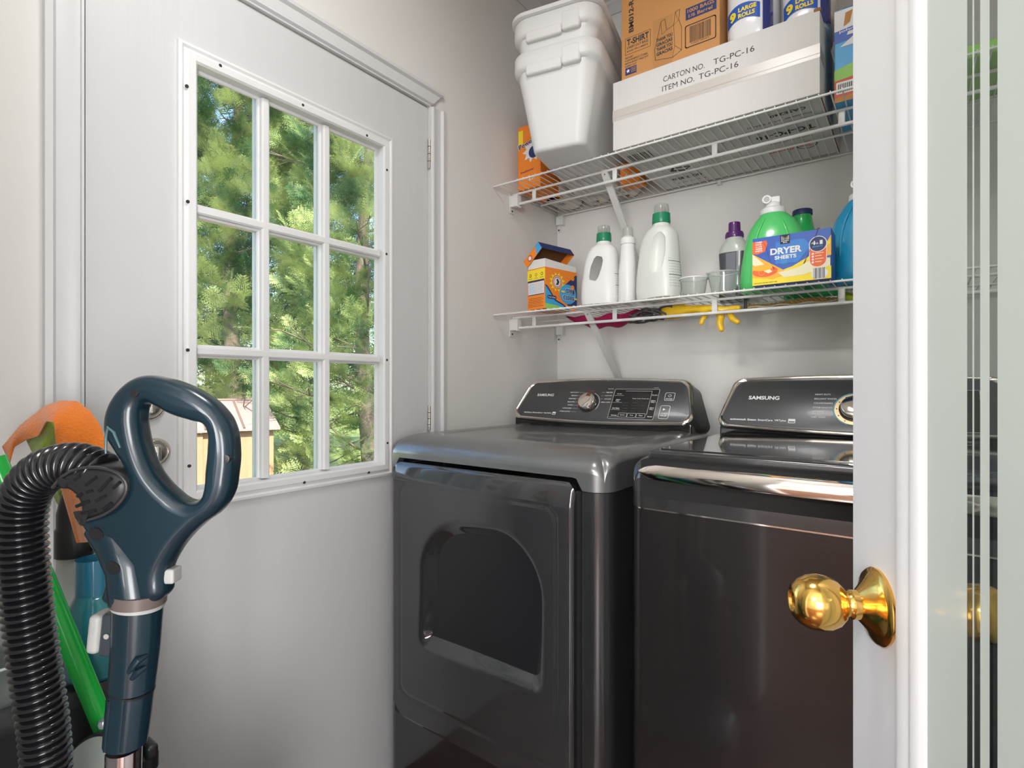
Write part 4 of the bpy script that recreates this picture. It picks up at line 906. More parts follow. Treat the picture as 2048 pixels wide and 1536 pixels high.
# dark bottle with purple cap
t = thing('dark_bottle', 'translucent bottle of dark liquid with a purple cap', 'bottle', (-.452, 1.762, ZC))
M_dk = mat('dark_liquid_bottle', (.075, .08, .095), .25, coat=.4); M_lt = mat('frosted_bottle_top', (.50, .54, .50), .3, coat=.3)
x, y = -.452, 1.762
b = MB(); b.loft([(ZC, .040, .032, x, y, 3), (ZC+.006, .044, .036, x, y, 3), (ZC+.05, .044, .036, x, y, 3), (ZC+.08, .040, .033, x, y, 3), (ZC+.11, .042, .034, x, y, 3), (ZC+.148, .044, .036, x, y, 3)], M_dk, 48); bd = b.build('bottle_body', t)
b = MB(); b.loft([(ZC+.148, .044, .036, x, y, 3), (ZC+.165, .041, .034, x, y, 2.8), (ZC+.180, .034, .030, x, y, 2.4), (ZC+.190, .026, .026, x, y, 2), (ZC+.198, .024, .024, x, y, 2)], M_lt, 48); b.build('bottle_shoulder', t)
b = MB(); b.rb(x-.016, x+.012, y-.0372, y-.034, ZC+.01, ZC+.145, .0015, mat('grey_bottle_label', (.17, .17, .21), .3), 2); b.build('printed_label', t)
M_pur = mat('purple_cap', (.09, .012, .14), .3, coat=.4)
b = MB(); b.lathe([(.0255, 0), (.0265, .003), (.0265, .012), (.0245, .018), (.018, .020), (.0175, .045), (.0165, .048), (.001, .048)], M_pur, (x, y, ZC+.196), n=40)
for k in range(26): a = 2*PI*k/26; b.cyl((x+.0265*math.cos(a), y+.0265*math.sin(a), ZC+.198), (x+.0262*math.cos(a), y+.0262*math.sin(a), ZC+.208), .0007, M_pur, n=5)
b.build('cap', t)
# big dispenser jugs
M_grn = mat('light_green_jug', (.10, .62, .17), .25, coat=.4, var=.05); M_grn2 = mat('deep_green_jug', (.02, .42, .09), .25, coat=.4); M_blu = mat('blue_jug', (.012, .30, .55), .25, coat=.4, var=.06)
M_spig = mat('white_tap_plastic', (.82, .82, .82), .3)
def dispenser(x, y, m, label, rz=0.):
    t = thing('dispenser_jug', label, 'jug', (x, y, ZC), rz)
    b = MB(); b.loft([(0, .070, .058, 0, 0, 3), (.005, .080, .066, 0, 0, 3), (.03, .085, .070, 0, 0, 2.8), (.08, .082, .068, .002, 0, 2.7), (.12, .078, .064, .004, 0, 2.6), (.16, .072, .058, .006, 0, 2.5), (.185, .062, .050, .006, 0, 2.4), (.205, .050, .042, .006, 0, 2.2), (.220, .036, .034, .004, 0, 2), (.226, .028, .028, .002, 0, 2)], m, 64); o = b.build('jug_body', t, local=True, ang=60)
    # moulded arches on the front
    b = MB()
    for sx in (-1, 1):
        pts = []
        for k in range(24):
            a = k/23; zz = .06+a*.145; hw = np.interp(zz, [.03, .08, .12, .16, .185, .205], [.085, .082, .078, .072, .062, .050]); hd = np.interp(zz, [.03, .08, .12, .16, .185, .205], [.070, .068, .064, .058, .050, .042])
            xx = sx*(.045-.028*a**3)+.004; e = 2.6; yy = -hd*(1-min(.99, abs((xx-.004)/hw))**e)**(1/e); pts.append((xx, yy, zz))
        b.tube(pts, [.0035*min(1, k/4+.15, (23-k)/4+.15) for k in range(24)], m, 10)
    b.build('moulded_rib', t, local=True)
    b = MB(); b.lathe([(.032, 0), (.033, .004), (.032, .014), (.028, .018), (.022, .020), (.020, .030), (.016, .034), (.001, .035)], M_spig, (.002, 0, .2225), n=40)
    b.build('screw_collar', t, local=True)
    b = MB(); b.cyl((-.012, -.024, .262), (-.012, .006, .262), .0115, M_spig, n=28); b.cyl((-.012, -.0255, .262), (-.012, -.0238, .262), .0075, mat('tap_grey', (.45, .45, .45), .4), n=24); b.rb(-.014, .022, -.012, .010, .250, .272, .005, M_spig, 3); b.build('tap', t, local=True)
    return t
dispenser(-.327, 1.672, M_grn, 'large light green dispenser jug behind the dryer sheet box', .1)
dispenser(-.113, 1.68, M_blu, 'large blue dispenser jug at the right end of the lower shelf', -.05)
t = thing('green_jug', 'darker green jug with a navy cap standing behind the light green jug', 'jug', (-.255, 1.865, ZC))
x, y = -.262, 1.865
b = MB(); b.loft([(ZC, .07, .055, x+.01, y, 3), (ZC+.006, .078, .062, x+.01, y, 3), (ZC+.10, .076, .06, x+.01, y, 2.8), (ZC+.16, .068, .055, x+.006, y, 2.6), (ZC+.195, .050, .045, x-.008, y, 2.4), (ZC+.215, .030, .030, x-.016, y, 2.1), (ZC+.25, .026, .026, x-.018, y, 2), (ZC+.262, .025, .025, x-.018, y, 2)], M_grn2, 48); b.build('jug_body', t, ang=60)
b = MB(); b.lathe([(.0275, 0), (.028, .003), (.0275, .014), (.026, .016), (.001, .016)], M_navy, (x-.018, y, ZC+.260), n=36); b.build('cap', t)
b = MB(); b.tube([(x-.04, y-.01, ZC+.23), (x-.062, y-.01, ZC+.222), (x-.074, y-.01, ZC+.20), (x-.076, y-.01, ZC+.17), (x-.066, y-.01, ZC+.14)], .011, M_grn2, 14); b.build('handle', t)
# dryer sheets box
sx0, sx1, sy, sh = -.343, -.165, 1.512, .1225
t = thing('dryer_sheet_box', 'blue, orange and yellow dryer sheet box at the front of the lower shelf', 'box', ((sx0+sx1)/2, sy+.04, ZC))
b = MB(); b.rb(sx0, sx1, sy, sy+.085, ZC, ZC+sh, .0012, M_blue, 2); b.build('carton', t)
b = MB(); p = Panel(b, (sx0, sy, ZC), (1, 0, 0), (0, 0, 1), .00022); WW, HH = sx1-sx0, sh
M_blue2 = mat('bright_blue_print', (.02, .20, .62), .4); M_amber = mat('amber_print', (.95, .45, .02), .45); M_ored = mat('red_orange_print', (.85, .13, .02), .45); M_cream = mat('cream_print', (.85, .80, .55), .5)
p.poly([(0, 0), (WW, 0), (WW, .03), (.13, .05), (.06, .03), (0, .045)], M_yel, 1)
p.poly([(0, .02), (.02, .018), (.05, .012), (.085, .022), (.075, .032), (.045, .052), (0, .082)], M_amber, 2); p.poly([(0, .055), (0, .082), (.048, .032), (.038, .028)], M_cream, 2.5)
p.disc(.030, .034, .030, M_ored, 2.3, .014); p.disc(.024, .044, .024, M_amber, 2.6, .008); p.ring(.022, .032, .007, .001, M_amber, 3)
p.poly([(.06, .028), (.105, .034), (.138, .052), (.176, .05), (.176, .03), (.12, .016), (.075, .014)], M_cream, 2.8)
p.poly([(.105, .040), (.140, .052), (.178, .056), (.178, .105), (.165, .082)], M_amber, 2.4); p.poly([(.095, .04), (.14, .064), (.176, .095), (.176, .085), (.14, .056), (.11, .040)], M_yel, 2.9)
p.poly([(.055, .050), (.055, .105), (.12, .105), (.135, .085), (.105, .048)], M_blue2, 3)
p.poly([(.0, .113), (0, .082), (.012, .080), (.030, .085), (.036, .105), (.034, .113)], M_ored, 3)
p.rect(.066, .098, .022, .023, M_ink, 4)
for k in range(4): p.line([(.069+k*.002, .108), (.069+k*.002, .118-k*.001), (.0775, .112-k*.001)], .0008, M_wink, 5); p.line([(.0858-k*.002, .108), (.0858-k*.002, .118-k*.001), (.0775, .112-k*.001)], .0008, M_wink, 5)
p.text("Member's", .0685, .1040, .017, .003, M_wink, 5, .03); p.text('Mark', .0725, .1002, .010, .0028, M_wink, 5, .03)
p.text('DRYER', .043, .0735, .072, .0165, M_wink, 5, .04); p.text('SHEETS', .053, .0605, .050, .0095, M_wink, 5, .035)
for k, tt in enumerate(('FRESH', 'CLEAN', 'SCENT')): p.text(tt, .0675, .0545-k*.0042, .014, .0027, M_lblue, 5, .02)
for k, (tt, ww) in enumerate((('TWIN', .015), ('PACK', .015), ('2 x 240', .015), ('480', .017), ('SHEETS', .017))): p.text(tt, .0078 if k < 3 else .007, .1085-k*.0056, ww, .0042, M_wink, 5, .04)
p.rrect(.131, .030, .038, .075, .018, M_wink, 4); p.rrect(.1325, .0315, .035, .06, .0165, M_ored, 4.5); p.disc(.150, .0865, .0195, M_wink, 4.6); p.disc(.150, .0865, .0178, M_navy, 5); p.text('4', .136, .085, .009, .010, M_wink, 6, .04); p.text('IN', .1465, .086, .004, .004, M_wink, 6, .03); p.text('1', .154, .085, .006, .010, M_wink, 6, .04); p.text('BENEFITS', .138, .079, .022, .003, M_lblue, 6, .02)
for k in range(4): p.disc(.139, .0635-k*.007, .0026, M_wink, 6); p.rect(.144, .0635-k*.007, .018-.004*(k % 2), .0016, M_cream, 6)
p.disc(.1535, .014, .018, M_wink, 4, .014)
for k in range(9): p.rect(.1405+k*.0028, .002, .0016 if k % 3 else .0009, .026, M_ink, 5)
p.text('240 CLEAN DRYER SHEETS 480', .004, .004, .055, .0025, M_ink, 4)
for pts in ([(.024, .1125), (.033, .095), (.038, .070), (.048, .045), (.052, .036)], [(.148, .121), (.142, .100), (.132, .075), (.122, .052), (.118, .042)]):
    for a in range(len(pts)-1):
        for k in range(7):
            f = k/7; x_, z_ = pts[a][0]*(1-f)+pts[a+1][0]*f, pts[a][1]*(1-f)+pts[a+1][1]*f; p.poly([(x_, z_), (x_+.0016+(.0016 if pts[0][0] > .1 else 0), z_+.0006), (x_+.0005, z_-.002)], M_ink, 6)
b.build('printed_label', t)
b = MB(); b.add([(sx0+.145, sy+.001, ZC+sh), (sx0+.155, sy+.001, ZC+sh), (sx0+.152, sy+.002, ZC+sh+.005), (sx0+.148, sy+.004, ZC+sh+.003), (sx0+.150, sy+.012, ZC+sh)], [(0, 1, 2, 3), (0, 3, 4), (1, 4, 2), (3, 2, 4)], M_brown); b.build('torn_flap', t)

# things hanging under the lower shelf
M_mag = mat('magenta_cloth', (.42, .01, .09), .7); M_glove = mat('yellow_rubber', (.88, .55, .02), .35, coat=.3); M_lime = mat('lime_cloth', (.42, .55, .03), .7); M_rope = mat('ochre_rope', (.45, .27, .08), .8); M_cord = mat('dark_cord', (.10, .09, .09), .6)
b = MB()
NXm, NYm = 36, 12; V = []
for j in range(NYm+1):
    for i in range(NXm+1):
        a = i/NXm; c_ = j/NYm; x = -1.0+.27*a; dep = math.sin(PI*a)**.6
        V.append((x, 1.66+.10*c_, ZL-.010-dep*(.012+.034*math.sin(PI*c_)**.8)-.006*math.sin(a*17+c_*4)*dep-.004))
n1 = NXm+1; b.add(V, [(j*n1+i, j*n1+i+1, (j+1)*n1+i+1, (j+1)*n1+i) for j in range(NYm) for i in range(NXm)], M_mag)
b.add([(x, y, z+.004) for x, y, z in V], [(j*n1+i, (j+1)*n1+i, (j+1)*n1+i+1, j*n1+i+1) for j in range(NYm) for i in range(NXm)], M_mag)
b.build('magenta_cloth', None, (-.86, 1.71, ZL-.03), label='magenta cloth slung beneath the lower wire shelf', cat='cloth')
t = thing('bundled_cord', 'dark bundled cord tied beneath the middle of the lower shelf', 'cord', (-.63, 1.70, ZL-.03))
b = MB(); rr_ = random.Random(3)
pts = []
for i in range(140): a = i*.42; pts.append((-.76+.14*(i/139)+.03*math.sin(a*1.7), 1.70+.035*math.sin(a), ZL-.028+.014*math.cos(a*1.3)-.006*math.sin(a*.23)))
b.tube(pts, .0035, M_cord, 6); b.build('cord', t); b = MB(); b.tube([(-.735+.01*math.sin(i), 1.69, ZL-.02-.004*i) for i in range(8)], .004, M_cord, 6); b.build('cord_end', t)
# yellow glove: one skinned surface
def skin(name, nodes, edges, m, sub=2, **k):
    me = bpy.data.meshes.new(name); me.from_pydata([n_[0] for n_ in nodes], edges, []); o = bpy.data.objects.new(name, me); C.objects.link(o)
    o.modifiers.new('s', 'SKIN'); 
    lay = me.skin_vertices[0] if me.skin_vertices else None
    if lay is None:
        bmx = bmesh.new(); bmx.from_mesh(me); bmx.verts.layers.skin.verify(); bmx.to_mesh(me); bmx.free(); lay = me.skin_vertices[0]
    for i, n_ in enumerate(nodes): lay.data[i].radius = (n_[1], n_[2] if len(n_) > 2 else n_[1])
    lay.data[0].use_root = True
    sb = o.modifiers.new('d', 'SUBSURF'); sb.levels = sub; sb.render_levels = sub
    dg = bpy.context.evaluated_depsgraph_get(); m2 = bpy.data.meshes.new_from_object(o.evaluated_get(dg)); bpy.data.objects.remove(o)
    mb = MB(); mb.add([v.co.copy() for v in m2.vertices], [tuple(p.vertices) for p in m2.polygons], m); bpy.data.meshes.remove(m2); return mb
gx_, gz_ = -.545, ZL-.026
nodes = [((gx_, 1.68, gz_), .030, .016), ((gx_+.045, 1.665, gz_-.002), .030, .014), ((gx_+.075, 1.66, gz_-.006), .028, .013)]
ed = [(0, 1), (1, 2)]
def chain(par, pts):
    for p_, r in pts: nodes.append((p_, r)); ed.append((par, len(nodes)-1)); par = len(nodes)-1
chain(2, [((gx_+.080, 1.664, gz_-.025), .011), ((gx_+.078, 1.656, gz_-.050), .0105), ((gx_+.086, 1.655, gz_-.075), .0085)])
chain(2, [((gx_+.105, 1.664, gz_-.020), .010), ((gx_+.115, 1.658, gz_-.040), .010), ((gx_+.135, 1.657, gz_-.052), .008)])
chain(2, [((gx_+.115, 1.655, gz_-.008), .010), ((gx_+.140, 1.650, gz_-.010), .009)])
chain(1, [((gx_+.035, 1.662, gz_-.020), .009), ((gx_+.026, 1.656, gz_-.040), .008), ((gx_+.022, 1.656, gz_-.052), .007)])
chain(0, [((gx_-.06, 1.69, gz_+.002), .030), ((gx_-.12, 1.70, gz_+.004), .032)])
mb = skin('rubber_glove', nodes, ed, M_glove); mb.build('rubber_glove', None, (gx_, 1.67, gz_), label='yellow rubber glove drooping its fingers beneath the lower shelf', cat='glove', ang=80)
b = MB(); N = 90
for s_ in (0, PI): b.tube([(-.40+.24*i/N, 1.70+.003*math.cos(i*.7+s_), ZL-.026+.004*math.sin(i*.7+s_)-.004*math.sin(i*.08)) for i in range(N)], .0042, M_rope, 7)
b.build('twisted_rope', None, (-.28, 1.70, ZL-.026), label='ochre twisted rope stretched under the green jug', cat='rope')
b = MB(); b.rb(-.40, -.392, 1.66, 1.665, ZL-.045, ZL-.008, .002, M_black); b.tube([(-.39+.22*i/20, 1.665, ZL-.034+.002*math.sin(i)) for i in range(21)], .0018, mat('pale_cord', (.62, .56, .45), .7), 6)
b.build('pale_cord', None, (-.30, 1.665, ZL-.034), label='thin pale cord running beneath the dryer sheet box', cat='cord')
b = MB(); b.tube([(-.165+.20*i/16, 1.675+.012*math.sin(i*.7), ZL-.022-.007*math.sin(i*.45)) for i in range(17)], [.011+.004*math.sin(i*1.3) for i in range(17)], M_lime, 12)
b.build('lime_cloth', None, (-.07, 1.675, ZL-.025), label='rolled lime green cloth tucked under the blue jug', cat='cloth')

# ------------------------------------------------------------------ vacuum cleaner in the left foreground
M_teal = mat('dark_teal_plastic', (.004, .019, .031), .28, coat=.35, var=.06); M_hose = mat('ribbed_black_hose', (.010, .010, .012), .22, coat=.5); M_lg = mat('pale_grey_plastic', (.40, .40, .39), .4); M_band = mat('bronze_grey_band', (.13, .10, .09), .35)
VD = .55
vw = at_d(250, 1536, VD)
vac = thing('vacuum_cleaner', 'upright vacuum with dark teal handle and black ribbed hose in the foreground', 'vacuum cleaner', (vw.x, vw.y, 0))
S_ = VD/F
def vf(x, y, z=0, d0=0): return at_d(x, y, VD)+FW*(-z+d0)      # local plane facing the room door, z towards the viewer
outer = [(177, 1030), (240, 1000), (262, 975), (262, 940), (240, 900), (222, 868), (220, 842), (226, 815), (236, 795), (252, 775), (275, 758), (300, 751), (332, 755), (366, 765), (410, 786), (448, 817), (468, 850), (476, 900), (473, 948), (465, 988), (443, 1021), (410, 1046), (379, 1076), (355, 1110), (341, 1140), (334, 1190), (220, 1197), (222, 1160), (214, 1110), (196, 1074)]
hole = [(289, 830), (293, 812), (302, 805), (318, 811), (345, 826), (391, 841), (414, 848), (422, 862), (423, 896), (419, 940), (416, 975), (410, 993), (399, 1001), (378, 998), (354, 981), (331, 958), (312, 928), (299, 893), (291, 858)]
sc = lambda pts: [((x-300)*S_, -(y-950)*S_) for x, y in pts]
fr = lambda x, y, z: at_d(300, 950, VD) + RT*x + Vector((0, 0, y)) - FW*z
mb = shape_mesh(sc(outer), [sc(hole)], .004, .0125, 'handle', M_teal, fr, 6); hd = mb.build('handle', vac, ang=50)
b = MB(); b.tube([vf(*p_) for p_ in ((196, 1050), (232, 1080), (262, 1130), (272, 1195))], [.014, .0195, .0225, .0235], M_teal, 28); b.build('handle_neck', vac, ang=60)
# inset dots, badge
for (u, v) in ((291, 785), (466, 914)):
    b = MB(); p_ = vf(u, v, .0165 if u < 300 else .0148); b.lathe([(.0042, -.004), (.0042, .0001), (.0032, .0002)], M_black, p_, -FW, 16); b.build('screw_cap', hd)
for (u, v) in ((219, 1059), (258, 1122)):
    b = MB(); p_ = vf(u, v, .0180 if u < 240 else .0222); b.lathe([(.0058, -.005), (.0058, .0002), (.0045, .0004)], M_black, p_, -FW, 16, sx=1.3); b.build('screw_hole', hd)
b = MB(); b.tube([vf(233, 903, .0145), vf(234, 872, .0150), vf(240, 852, .0162), vf(252, 862, .0166), vf(264, 892, .0166)], [.0010, .0016, .0016, .0016, .0010], mat('teal_highlight_trim', (.06, .13, .15), .3), 8); b.build('trim_line', hd)
# hose with ribs
ctr = [(206, 950), (166, 933), (130, 930), (94, 938), (62, 956), (38, 984), (24, 1020), (18, 1070), (17, 1120), (18, 1180), (23, 1260), (31, 1350), (40, 1440), (48, 1540)]
cp = [vf(x, y, .0, .004*i/2) for i, (x, y) in enumerate(ctr)]; last = cp[-1]
cp += [Vector((last.x+.004, last.y+.01, .55)), Vector((last.x+.03, last.y+.05, .38)), Vector((last.x+.07, last.y+.09, .25))]
def spline(P_, n=24):
    out = []; Q = [P_[0]]+P_+[P_[-1]]
    for i in range(1, len(Q)-2):
        for k in range(n):
            t_ = k/n; a, b_, c_, d_ = Q[i-1], Q[i], Q[i+1], Q[i+2]
            out.append(.5*((2*b_)+(c_-a)*t_+(2*a-5*b_+4*c_-d_)*t_*t_+(-a+3*b_-3*c_+d_)*t_**3))
    return out+[P_[-1]]
sp = spline(cp); L = [0]
for i in range(1, len(sp)): L.append(L[-1]+(sp[i]-sp[i-1]).length)
step = .0078/9; n = int(L[-1]/step); P2 = []; R2 = []
arr = np.array([p_[:] for p_ in sp])
for i in range(n):
    s_ = i*step; P2.append(Vector([np.interp(s_, L, arr[:, k]) for k in range(3)])); ph = (s_/.0078) % 1; R2.append(.0198+.0028*(1-abs(2*ph-1)**1.6*1.9 if abs(2*ph-1) < .99 else -.9))
b = MB(); b.tube(P2, R2, M_hose, 36); b.build('hose', vac, ang=80)
# slotted cuff
cuf = [(141, 969), (150, 945), (175, 930), (205, 924), (240, 927), (268, 938), (283, 955), (284, 975), (272, 998), (250, 1018), (222, 1030), (195, 1036), (177, 1035), (186, 1015), (181, 992), (163, 975)]
M_cuff = mat('matt_black_cuff', (.016, .016, .018), .4)
mb = shape_mesh(sc(cuf), [], .010, .0125, 'c', M_cuff, fr, 6); cu_ = mb.build('hose_cuff', vac, ang=50)
b = MB(); cr_ = [(139, 968), (160, 945), (190, 931), (225, 929), (258, 937), (279, 955), (281, 975), (268, 997), (245, 1016), (215, 1028), (190, 1033)]
b.tube(spline([vf(x, y, .0205) for x, y in cr_], 5), .0016, mat('cuff_rim', (.03, .03, .033), .3, coat=.4), 8); b.build('cuff_rim', cu_)
M_slot = mat('slot_black', (.002, .002, .002), .9)
for (x0_, y0_, x1_, y1_) in ((184, 953, 196, 943), (206, 962, 228, 946), (232, 974, 256, 948), (190, 984, 200, 978), (188, 1003, 214, 992), (225, 993, 246, 981), (198, 1017, 226, 1010), (240, 1008, 256, 996), (259, 968, 272, 956), (208, 976, 220, 972)):
    b = MB(); b.tube([vf(x0_, y0_, .0222), vf(x1_, y1_, .0222)], [.0017, .0017], M_slot, 8); b.build('slot', cu_)
# wand
def wp(u, v): return vf(u, v)
b = MB(); b.tube([wp(279, 1182), wp(277, 1205)], .0246, M_band, 40); b.build('collar_band', vac)
b = MB(); b.tube([wp(277, 1204), wp(276, 1211)], .0236, M_lg, 40); b.build('collar_ring', vac)
b = MB(); b.tube([wp(276, 1210), wp(272, 1290), wp(264, 1375)], [.0224, .0217, .0206], M_teal, 40); b.tube([wp(264, 1374), wp(263, 1378)], [.0208, .0208], M_black, 40); b.build('wand_sleeve', vac)
b = MB(); b.tube([wp(263, 1377), wp(256, 1440), wp(251, 1484)], [.0204, .0200, .0193], M_teal, 40)
for o_ in (-.008, .008): b.tube([wp(262, 1380)+RT*o_-FW*.0187, wp(251, 1480)+RT*o_-FW*.0175], .0016, M_teal, 6)
b.build('wand_socket', vac)
b = MB(); tb = wp(248, 1495); tb2 = Vector((vw.x-.018, vw.y+.0, .52)); b.cyl(tb, tb2, .0158, mat('chrome_tube', (.72, .66, .68), .12, 1.), n=32); b.build('chrome_tube', vac)
b = MB(); c_ = wp(210, 1260); M4 = Matrix.Translation(c_) @ Matrix.Rotation(YAW, 4, 'Z') @ Matrix.Rotation(.10, 4, 'Y')
b.rb(-.0085, .0040, -.0150, .009, -.019, .020, .005, M_lg, 4, M4); b.build('release_button', vac)
b = MB(); b.rb(.0035, .022, -.0135, .012, -.021, .022, .004, mat('dark_grey_plastic', (.04, .05, .06), .35), 3, M4); b.build('button_housing', vac)
b = MB(); b.cyl(wp(234, 1260)-FW*.0142, wp(234, 1260)-FW*.0150, .0026, M_lg, n=14); b.build('pin', vac)
b = MB(); c_ = wp(345, 1149); M5 = Matrix.Translation(c_) @ Matrix.Rotation(YAW, 4, 'Z'); b.rb(-.006, .0055, -.008, .008, -.0075, .0075, .0025, M_lg, 3, M5); b.rb(-.013, -.004, -.006, .006, -.012, .003, .002, M_lg, 2, M5)
for k in range(3): b.rb(-.015, -.009, -.005, .005, -.013+k*.005, -.010+k*.005, .001, M_lg, 1, M5)
b.build('locking_tab', vac)
b = MB(); b.lathe([(.0005, -.0052), (.004, -.0036), (.0052, 0), (.004, .0036), (.0005, .0052)], mat('grey_button', (.12, .15, .17), .25, coat=.5), wp(213, 1442)-FW*.004, n=20); b.build('button', vac)
b = MB(); b.tube([wp(284, 1325)-FW*.0195, wp(292, 1315)-FW*.0200, wp(300, 1302)-FW*.018, wp(309, 1300)-FW*.011], [.002, .0035, .004, .002], M_teal, 10); b.tube([wp(290, 1338)-FW*.0195, wp(300, 1325)-FW*.0185, wp(308, 1322)-FW*.012], [.002, .0035, .002], M_teal, 10); b.build('cord_clip', vac)
# lower machine: canister, body and floor head (mirrored in the washer front)
bx, by = vw.x, vw.y
def vloft(secs, nm, m, par=vac):
    b = MB(); b.loft([(z, hw, hd_, bx+cx, by+cy, e) for z, hw, hd_, cx, cy, e in secs], m, 40); return b.build(nm, par, ang=60)
M_vgrey = mat('vacuum_grey', (.10, .11, .13), .25, coat=.5)
vloft([(.12, .075, .07, 0, 0, 3), (.14, .09, .08, 0, 0, 3), (.30, .10, .085, 0, 0, 3), (.44, .09, .075, 0, 0, 3), (.50, .075, .06, 0, 0, 2.6), (.535, .045, .04, -.01, 0, 2.2), (.56, .026, .026, -.016, 0, 2)], 'motor_body', M_teal)
b = MB(); b.lathe([(.062, 0), (.066, .01), (.066, .20), (.060, .22)], clear_mat('dust_cup_plastic', (.45, .47, .50), .05, .05), (bx+.03, by+.075, .22), n=36); b.build('dust_cup', vac)
b = MB(); b.lathe([(.045, 0), (.045, .19)], M_vgrey, (bx+.03, by+.075, .225), n=30); b.build('filter_core', vac)
b = MB(); b.tube([(bx-.03, by+.085, .50), (bx-.02, by+.135, .47), (bx+.0, by+.15, .38), (bx+.0, by+.15, .28)], .009, M_lg, 12); b.build('carry_handle', vac)
vloft([(.0, .145, .10, 0, .06, 4), (.01, .15, .105, 0, .06, 4), (.055, .145, .10, 0, .06, 3.4), (.075, .12, .08, 0, .05, 3), (.08, .05, .05, 0, .04, 3)], 'floor_head', M_vgrey)
b = MB(); b.tube([(bx, by+.03, .06), (bx, by+.005, .13)], .035, M_black, 20); b.build('swivel_neck', vac)
b = MB(); b.tube([(bx+.098, by+.02, .44-.0), (bx+.101, by+.03, .30), (bx+.095, by+.03, .18)], .006, mat('amber_trim', (.55, .28, .03), .3, .5), 8); b.build('amber_trim', vac)

# ------------------------------------------------------------------ cleaning corner behind the vacuum
cart = thing('storage_crate', 'tall black storage crate against the left wall behind the vacuum', 'crate', (-1.08, .235, 0))
b = MB(); kx, ky = -1.078, .212
b.loft([(0, .095, .11, kx, ky, 6), (.01, .10, .115, kx, ky, 6), (.65, .118, .134, kx, ky, 7), (.700, .120, .136, kx, ky, 7), (.700, .113, .129, kx, ky, 7), (.65, .111, .127, kx, ky, 7)], mat('black_crate', (.022, .022, .024), .35), 56); b.build('crate_body', cart)
b = MB(); b.loft([(.682, .124, .140, kx, ky, 7), (.696, .126, .142, kx, ky, 7), (.706, .122, .138, kx, ky, 7), (.708, .10, .13, kx, ky, 7)], mat('black_lid', (.03, .03, .032), .3), 56); b.build('crate_lid', cart)
caddy = thing('clear_caddy', 'clear plastic tray resting on the black crate holding bottles', 'tray', (kx+.005, ky, .709))
b = MB(); R = []
def rr4(hx, hy, r, z, cx, cy, n=8):
    P_ = []
    for ccx, ccy, a0 in ((hx-r, -hy+r, -PI/2), (hx-r, hy-r, 0), (-hx+r, hy-r, PI/2), (-hx+r, -hy+r, PI)):
        for k in range(n): a = a0+PI/2*k/(n-1); P_.append(Vector((cx+ccx+r*math.cos(a), cy+ccy+r*math.sin(a), z)))
    return P_
M_tray = clear_mat('clear_tray', (.92, .95, .95), .05, .06, .08)
b.rings([rr4(.100, .115, .02, .7095, kx, ky), rr4(.108, .124, .025, .765, kx, ky), rr4(.114, .130, .028, .767, kx, ky), rr4(.114, .130, .028, .763, kx, ky), rr4(.106, .122, .024, .761, kx, ky), rr4(.098, .113, .02, .712, kx, ky)], M_tray); b.build('tray', caddy)
b = MB(); b.tube(rr4(.113, .129, .028, .766, kx, ky), .0018, mat('tray_rim', (.60, .66, .68), .2), 8, closed=True); b.build('rim', caddy)
ZT = .7132
# blue translucent bottle
M_tb = bpy.data.materials.new('translucent_teal'); 
M_tb = mat('translucent_teal', (.04, .30, .36), .18, coat=.5, trans=.45, var=.05); M_tb2 = mat('translucent_blue', (.05, .32, .50), .15, coat=.5, trans=.45)
q_ = at_d(190, 1200, .80); tx, ty = -1.035, .235
c_ = at_d(188, 1250, .805); tx, ty = c_.x, c_.y
t = thing('teal_bottle', 'translucent teal squeeze bottle with a wide blue neck in the clear tray', 'bottle', (tx, ty, ZT))
def zv(v, d): return CH+(HY-v)/F*d
b = MB(); b.loft([(ZT, .034, .03, tx, ty, 2.6), (ZT+.006, .038, .034, tx, ty, 2.6), (zv(1245, .8), .038, .034, tx, ty, 2.4), (zv(1215, .8), .034, .031, tx, ty, 2.2), (zv(1196, .8), .026, .025, tx, ty, 2), (zv(1188, .8), .0225, .0225, tx, ty, 2)], M_tb, 40); b.build('bottle_body', t, ang=60)
b = MB(); z0 = zv(1190, .8); z1 = zv(1118, .8); b.rings([[Vector((tx+r*math.cos(a), ty+r*math.sin(a), z)) for a in np.linspace(0, 2*PI, 36, endpoint=False)] for r, z in ((.0225, z0), (.0225, z1), (.0212, z1), (.021, z0+.004))], M_tb2); b.build('neck', t)
# grey bottle with black cap
c_ = at_d(150, 1150, .86); gx2, gy2 = c_.x, c_.y
t = thing('grey_bottle', 'tall grey bottle with a long black cap under the orange cloth', 'bottle', (gx2, gy2, ZT))
zz = lambda v: zv(v, .86)
b = MB(); b.loft([(ZT, .026, .026, gx2, gy2, 2), (ZT+.005, .029, .029, gx2, gy2, 2), (zz(1230), .029, .029, gx2, gy2, 2), (zz(1170), .027, .027, gx2, gy2, 2), (zz(1130), .0235, .0235, gx2, gy2, 2), (zz(1108), .0235, .0235, gx2, gy2, 2)], mat('sage_grey_plastic', (.42, .44, .40), .35), 36); b.build('bottle_body', t, ang=60)
b = MB(); b.lathe([(.0258, 0), (.0258, .042), (.0235, .046), (.0235, .068), (.019, .090), (.010, .118), (.008, .150), (.002, .152)], M_black, (gx2, gy2, zz(1110)), n=36); b.build('cap', t)
